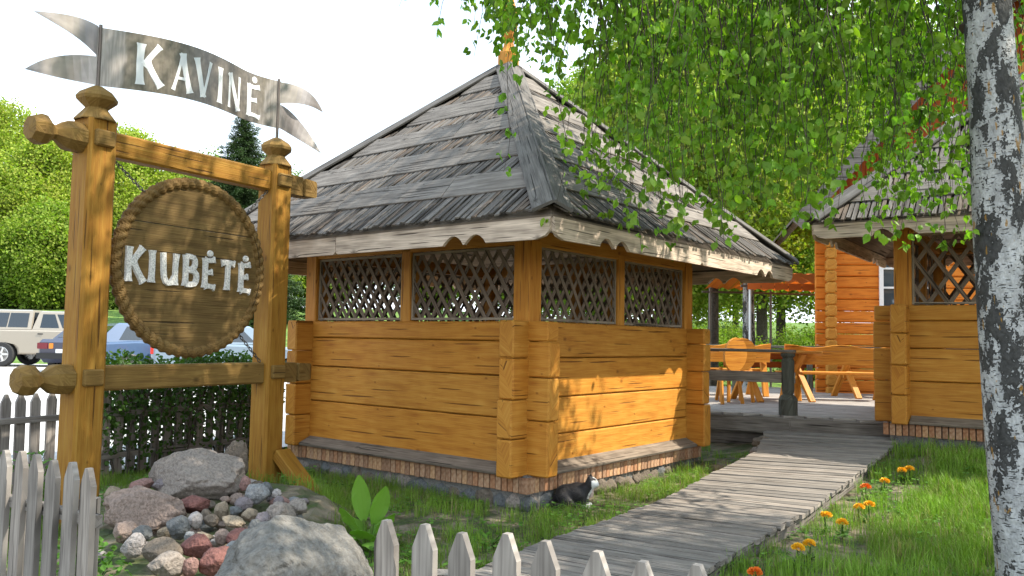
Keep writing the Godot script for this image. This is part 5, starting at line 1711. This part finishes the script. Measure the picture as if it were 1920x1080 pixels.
# ---------- vehicles ----------
func body_prism(mb: MB, poly: PackedVector2Array, w: float, bev: float) -> void:
	# side outline (x, y) swept across the width with rounded shoulders
	if Geometry2D.is_polygon_clockwise(poly): poly.reverse()
	var c := Vector2.ZERO
	for p in poly: c += p / poly.size()
	var rings := []
	for q in [[-w / 2, 1.0], [-w / 2 + bev * .4, .4], [-w / 2 + bev, 0.0], [w / 2 - bev, 0.0], [w / 2 - bev * .4, .4], [w / 2, 1.0]]:
		var ring := []
		for p in poly:
			var d := (c - p)
			var k := p + Vector2(signf(d.x) * minf(absf(d.x), bev * q[1]), signf(d.y) * minf(absf(d.y), bev * q[1] * .6))
			ring.append(Vector3(k.x, k.y, q[0]))
		rings.append(ring)
	for r in rings.size() - 1:
		for i in poly.size():
			var j := (i + 1) % poly.size()
			mb.quad(rings[r][i], rings[r][j], rings[r + 1][j], rings[r + 1][i])
	var id := Geometry2D.triangulate_polygon(poly)
	for i in range(0, id.size(), 3):
		mb.tri(rings[5][id[i]], rings[5][id[i + 1]], rings[5][id[i + 2]])
		mb.tri(rings[0][id[i]], rings[0][id[i + 2]], rings[0][id[i + 1]])

func wheel(root, x: float, z: float, r: float, w: float) -> void:
	var n := Node3D.new()
	n.name = "wheel"; root.add_child(n, true)
	n.transform = Transform3D(Basis(Vector3(1, 0, 0), PI / 2), Vector3(x, r, z))
	var t := MB.new()
	lathe(t, [[r * .62, -w / 2], [r * .94, -w / 2], [r, -w * .32], [r, w * .32], [r * .94, w / 2], [r * .62, w / 2]], 24)
	part("tyre", t.mesh(M.rubber), n)
	var m := MB.new()
	var s := signf(z)
	lathe(m, [[0, -w * .4], [r * .62, -w * .4], [r * .64, w * .44 * s], [r * .56, w * .46 * s]], 24)
	for k in 5:
		var a := TAU * k / 5
		bar(m, r * .56, .05, r * .17, .006, Transform3D(Basis(Vector3.UP, a), Vector3(cos(-a) * r * .28, w * .4 * s, sin(-a) * -r * -.28)))
	lathe(m, [[r * .16, w * .3 * s], [r * .15, w * .46 * s], [0, w * .47 * s]], 10)
	part("rim", m.mesh(M.rim), n)

func glass_quad(root, called, q: Array, out: Vector3, m: Material) -> void:
	var mb := MB.new()
	var d := out.normalized() * .006
	var nn: Vector3 = (q[1] - q[0]).cross(q[2] - q[0])
	if nn.dot(out) > 0: mb.quad(q[0] + d, q[1] + d, q[2] + d, q[3] + d)
	else: mb.quad(q[3] + d, q[2] + d, q[1] + d, q[0] + d)
	part(called, mb.mesh(m), root)

func cabin(root, x0: float, x1: float, y0: float, x2: float, x3: float, y1: float, w0: float, w1: float, paint: Material, doors: Array, called := "cabin") -> void:
	var mb := MB.new()
	var b := [Vector3(x0, y0, -w0 / 2), Vector3(x1, y0, -w0 / 2), Vector3(x1, y0, w0 / 2), Vector3(x0, y0, w0 / 2)]
	var t := [Vector3(x2, y1, -w1 / 2), Vector3(x3, y1, -w1 / 2), Vector3(x3, y1, w1 / 2), Vector3(x2, y1, w1 / 2)]
	var tm := []
	for p in t: tm.append(Vector3(lerpf((x2 + x3) / 2, p.x, .9), y1 + .035, p.z * .86))
	for i in 4:
		var j := (i + 1) % 4
		mb.quad(b[j], b[i], t[i], t[j]); mb.quad(t[j], t[i], tm[i], tm[j])
	mb.quad(tm[3], tm[2], tm[1], tm[0])
	var cb := part(called, mb.mesh(paint), root)
	var inset := func(i: int, j: int, u0: float, u1: float, v0: float, v1: float) -> Array:
		var f := func(u, v): return b[i].lerp(b[j], u).lerp(t[i].lerp(t[j], u), v)
		return [f.call(u0, v0), f.call(u1, v0), f.call(u1, v1), f.call(u0, v1)]
	glass_quad(cb, "windscreen", inset.call(1, 2, .06, .94, .08, .93), Vector3(1, .4, 0), M.glass)
	glass_quad(cb, "rear_window", inset.call(3, 0, .06, .94, .12, .9), Vector3(-1, .4, 0), M.glass)
	for d in doors:
		glass_quad(cb, "side_window", inset.call(3, 2, d[0], d[1], .12, .88), Vector3(0, .2, 1), M.glass)
		glass_quad(cb, "side_window", inset.call(0, 1, d[0], d[1], .12, .88), Vector3(0, .2, -1), M.glass)

func lamp_box(root, called, c: Vector3, s: Vector3, m: Material) -> void:
	var mb := MB.new()
	bar(mb, s.x, s.y, s.z, minf(.012, s.y * .2), Transform3D(Basis(), c))
	part(called, mb.mesh(m), root)

func paint_mat(c: Color) -> StandardMaterial3D:
	var m := mat(c, .35)
	m.clearcoat_enabled = true; m.clearcoat = .8; m.clearcoat_roughness = .08
	return m

func pickup(at: Vector3, turn: float) -> void:
	var r := thing("pickup_truck", "cream pickup truck with dark windowed canopy over its load bed", "pickup truck", at, turn)
	var p := paint_mat(Color(.31, .27, .215))
	var poly := PackedVector2Array([Vector2(-2.75, .62), Vector2(-2.75, 1.22), Vector2(.95, 1.22), Vector2(1.25, 1.18), Vector2(2.45, 1.06), Vector2(2.72, .92), Vector2(2.75, .5), Vector2(2.3, .42)])
	for wx in [1.75, -1.65]:
		for k in 9:
			var a := PI * k / 8.0
			poly.append(Vector2(wx + cos(a) * .47, .40 + sin(a) * .45))
	poly.append(Vector2(-2.6, .45))
	var mb := MB.new(); body_prism(mb, poly, 1.92, .10)
	part("body", mb.mesh(p), r)
	cabin(r, -.75, 1.25, 1.21, -.62, .45, 1.80, 1.80, 1.42, p, [[.12, .44], [.50, .84]])
	cabin(r, -2.74, -.78, 1.212, -2.62, -.80, 1.83, 1.82, 1.5, p, [[.05, .60], [.62, .94]], "bed_canopy")
	for wx in [1.75, -1.65]:
		for z in [-.86, .86]: wheel(r, wx, z, .40, .27)
	for z in [-.8, .8]:
		lamp_box(r, "headlight", Vector3(2.70, .88, z * .9), Vector3(.08, .16, .3), M.white)
		lamp_box(r, "tail_light", Vector3(-2.74, 1.0, z), Vector3(.06, .3, .13), mat(Color(.4, .02, .01), .3))
	lamp_box(r, "bumper", Vector3(2.76, .55, 0), Vector3(.14, .2, 1.8), M.rim)
	lamp_box(r, "bumper", Vector3(-2.82, .55, 0), Vector3(.14, .18, 1.8), M.rim)
	for z in [-.965, .965]: lamp_box(r, "door_handle", Vector3(-.45, 1.08, z), Vector3(.16, .035, .03), M.rubber)

func car(label: String, at: Vector3, turn: float, col: Color, hatch: bool, tail: Color) -> void:
	var r := thing("parked_car", label, "car", at, turn, "")
	var p := paint_mat(col)
	var poly := PackedVector2Array([Vector2(-2.1, .42), Vector2(-2.12, .86), Vector2(-2.0, .95 if not hatch else .92), Vector2(-1.2, .97), Vector2(.85, .93), Vector2(1.8, .80), Vector2(2.08, .66), Vector2(2.1, .35), Vector2(1.8, .26)])
	for wx in [1.32, -1.3]:
		for k in 9:
			var a := PI * k / 8.0
			poly.append(Vector2(wx + cos(a) * .38, .30 + sin(a) * .38))
	poly.append(Vector2(-1.9, .28))
	var mb := MB.new(); body_prism(mb, poly, 1.68, .10)
	part("body", mb.mesh(p), r)
	if hatch: cabin(r, -2.02, 1.0, .93, -1.55, .25, 1.40, 1.52, 1.18, p, [[.16, .42], [.45, .72]])
	else: cabin(r, -1.55, 1.0, .95, -.95, .25, 1.38, 1.50, 1.16, p, [[.16, .46], [.49, .76]])
	for wx in [1.32, -1.3]:
		for z in [-.74, .74]: wheel(r, wx, z, .31, .2)
	for z in [-.66, .66]:
		lamp_box(r, "tail_light", Vector3(-2.10, .76, z), Vector3(.07, .17, .3), mat(tail, .25))
		lamp_box(r, "indicator", Vector3(-2.10, .76, z * .62), Vector3(.06, .15, .12), mat(Color(.7, .22, .02), .25))
		lamp_box(r, "headlight", Vector3(2.02, .64, z), Vector3(.1, .14, .28), M.white)
	lamp_box(r, "bumper", Vector3(-2.13, .48, 0), Vector3(.1, .16, 1.6), M.rubber)
	lamp_box(r, "number_plate", Vector3(-2.145, .62, 0), Vector3(.02, .11, .5), M.white)
	lamp_box(r, "bumper", Vector3(2.12, .42, 0), Vector3(.1, .16, 1.6), M.rubber)

func build_vehicles() -> void:
	pickup(P(-15.0, terrain(-15, 28) + .035, 28.0), deg_to_rad(4))
	car("dark blue parked car with dull red tail lights beside the sign post", P(-12.4, terrain(-12, 25) + .035, 25.4), deg_to_rad(86), Color(.02, .022, .05), false, Color(.16, .012, .02))
	car("dark green parked car behind the blue hatchback", P(-12.6, terrain(-12, 30) + .035, 30.6), deg_to_rad(60), Color(.02, .035, .04), false, Color(.4, .02, .01))
	car("mid blue hatchback with bright red and orange tail lights", P(-9.55, terrain(-10, 23) + .035, 23.2), deg_to_rad(38), Color(.05, .09, .17), true, Color(.7, .02, .005))
	car("pale silver blue parked car behind the round sign", P(-7.2, terrain(-7, 22) + .035, 22.0), deg_to_rad(20), Color(.17, .22, .27), false, Color(.5, .02, .01))

func build_far_house() -> void:
	var r := thing("far_house", "small grey blue house with white windows among the far trees", "house", P(-36.3, terrain(-36, 64) - .2, 64.5), .1)
	var wm := mat(Color(.14, .2, .27), .8)
	var mb := MB.new(); box(mb, Vector3(0, 1.4, 0), Vector3(5, 2.8, 4)); part("wall", mb.mesh(wm), r)
	var rf := MB.new()
	prism(rf, PackedVector2Array([Vector2(-2.9, 2.7), Vector2(2.9, 2.7), Vector2(0, 4.6)]), -2.3, 2.3)
	part("roof", rf.mesh(mat(Color(.12, .11, .11), .9)), r)
	for x in [.3, 1.5]:
		var w := MB.new(); box(w, Vector3(x, 1.5, 2.03), Vector3(.8, 1.5, .06))
		var wn := part("window_frame", w.mesh(M.white), r)
		var g := MB.new(); box(g, Vector3(x, 1.5, 2.064), Vector3(.34, 1.1, .02)); part("pane", g.mesh(M.pane), wn)

# thin bright cloud over the whole sky, seamless round the horizon
func cloud_texture() -> ImageTexture:
	var W := 512; var H := 256
	var im := Image.create(W, H, false, Image.FORMAT_RGBA8)
	var n := noise(881, 1.5, 5)
	for y in H:
		var el := PI * (.5 - (y + .5) / H)
		for x in W:
			var az := TAU * x / W
			var d := Vector3(cos(el) * cos(az), sin(el) * 2.2, cos(el) * sin(az))
			var v := smoothstep(-.16, .26, n.get_noise_3dv(d))
			im.set_pixel(x, y, Color(1, 1, 1, v))
	return ImageTexture.create_from_image(im)

# ---------- the whole ----------
func _ready() -> void:
	rng.seed = 4242
	var cam := Camera3D.new()
	cam.name = "camera"
	cam.fov = 38.49
	cam.near = .05; cam.far = 2000
	cam.position = Vector3(0, 1.4, 0)
	cam.rotation_degrees = Vector3(3.593, 0, 1.033)
	add_child(cam)
	cam.current = true
	var env := Environment.new()
	env.background_mode = Environment.BG_SKY
	var sm := ProceduralSkyMaterial.new()
	sm.sky_top_color = Color(.50, .62, .73)
	sm.sky_horizon_color = Color(.86, .885, .91)
	sm.sky_curve = .28
	sm.sky_energy_multiplier = 1.2
	sm.ground_horizon_color = Color(.55, .56, .5)
	sm.ground_bottom_color = Color(.25, .25, .2)
	sm.sun_angle_max = 8.0
	sm.sky_cover = cloud_texture()
	sm.sky_cover_modulate = Color(1, 1, 1, .55)
	var sky := Sky.new(); sky.sky_material = sm
	env.sky = sky
	env.tonemap_mode = Environment.TONE_MAPPER_LINEAR
	env.tonemap_exposure = 1.88
	env.sdfgi_enabled = true; env.ssao_enabled = true; env.ssil_enabled = true
	var we := WorldEnvironment.new()
	we.name = "environment"; we.environment = env
	add_child(we)
	var sun := DirectionalLight3D.new()
	sun.name = "sun"
	sun.light_energy = 1.6
	sun.light_color = Color(1.0, .975, .92)
	sun.light_angular_distance = .6
	sun.shadow_enabled = true
	add_child(sun)
	sun.look_at_from_position(Vector3(.654, .745, .118) * 50.0, Vector3.ZERO)

	make_materials()
	print("materials ", Time.get_ticks_msec())
	build_ground()
	build_boardwalk()
	build_deck()
	gazebo("log_pavilion", "square honey coloured log pavilion with lattice openings and grey splint roof", P(.149, 0, 7.0), 51.24, {"he": 2.30, "apex": 4.45, "pitch": .136, "slat": .038, "splints": 300})
	gazebo("log_pavilion", "second log pavilion behind the birch trunk with wide lattice", P(6.40, .30, 7.73), 55.0, {"L": 2.6, "ov": .69, "he": 2.44, "apex": 4.3, "pitch": .21, "slat": .045, "splints": 110})
	build_house()
	print("buildings ", Time.get_ticks_msec())
	build_canopy()
	build_far_house()
	fence("picket_fence", "pale grey picket fence in front of the stones, open in the middle", [[P(-2.55, 0, 4.12), P(-1.74, 0, 3.60)], [P(-.371, 0, 2.72), P(.85, 0, 1.95)]], .083, .146, .80, 1.0)
	fence("picket_fence", "back picket fence between car park and hedge", [[P(-5.3, 0, 5.72), P(-2.95, 0, 9.79)]], .085, .138, .83, -1.0)
	build_sign()
	build_stones()
	build_furniture()
	build_vehicles()
	print("objects ", Time.get_ticks_msec())
	build_trees()
	build_birch()
	print("trees ", Time.get_ticks_msec())
	build_hedge()
	build_plants()
	build_grass()
	build_cat()
	print("done ", Time.get_ticks_msec())
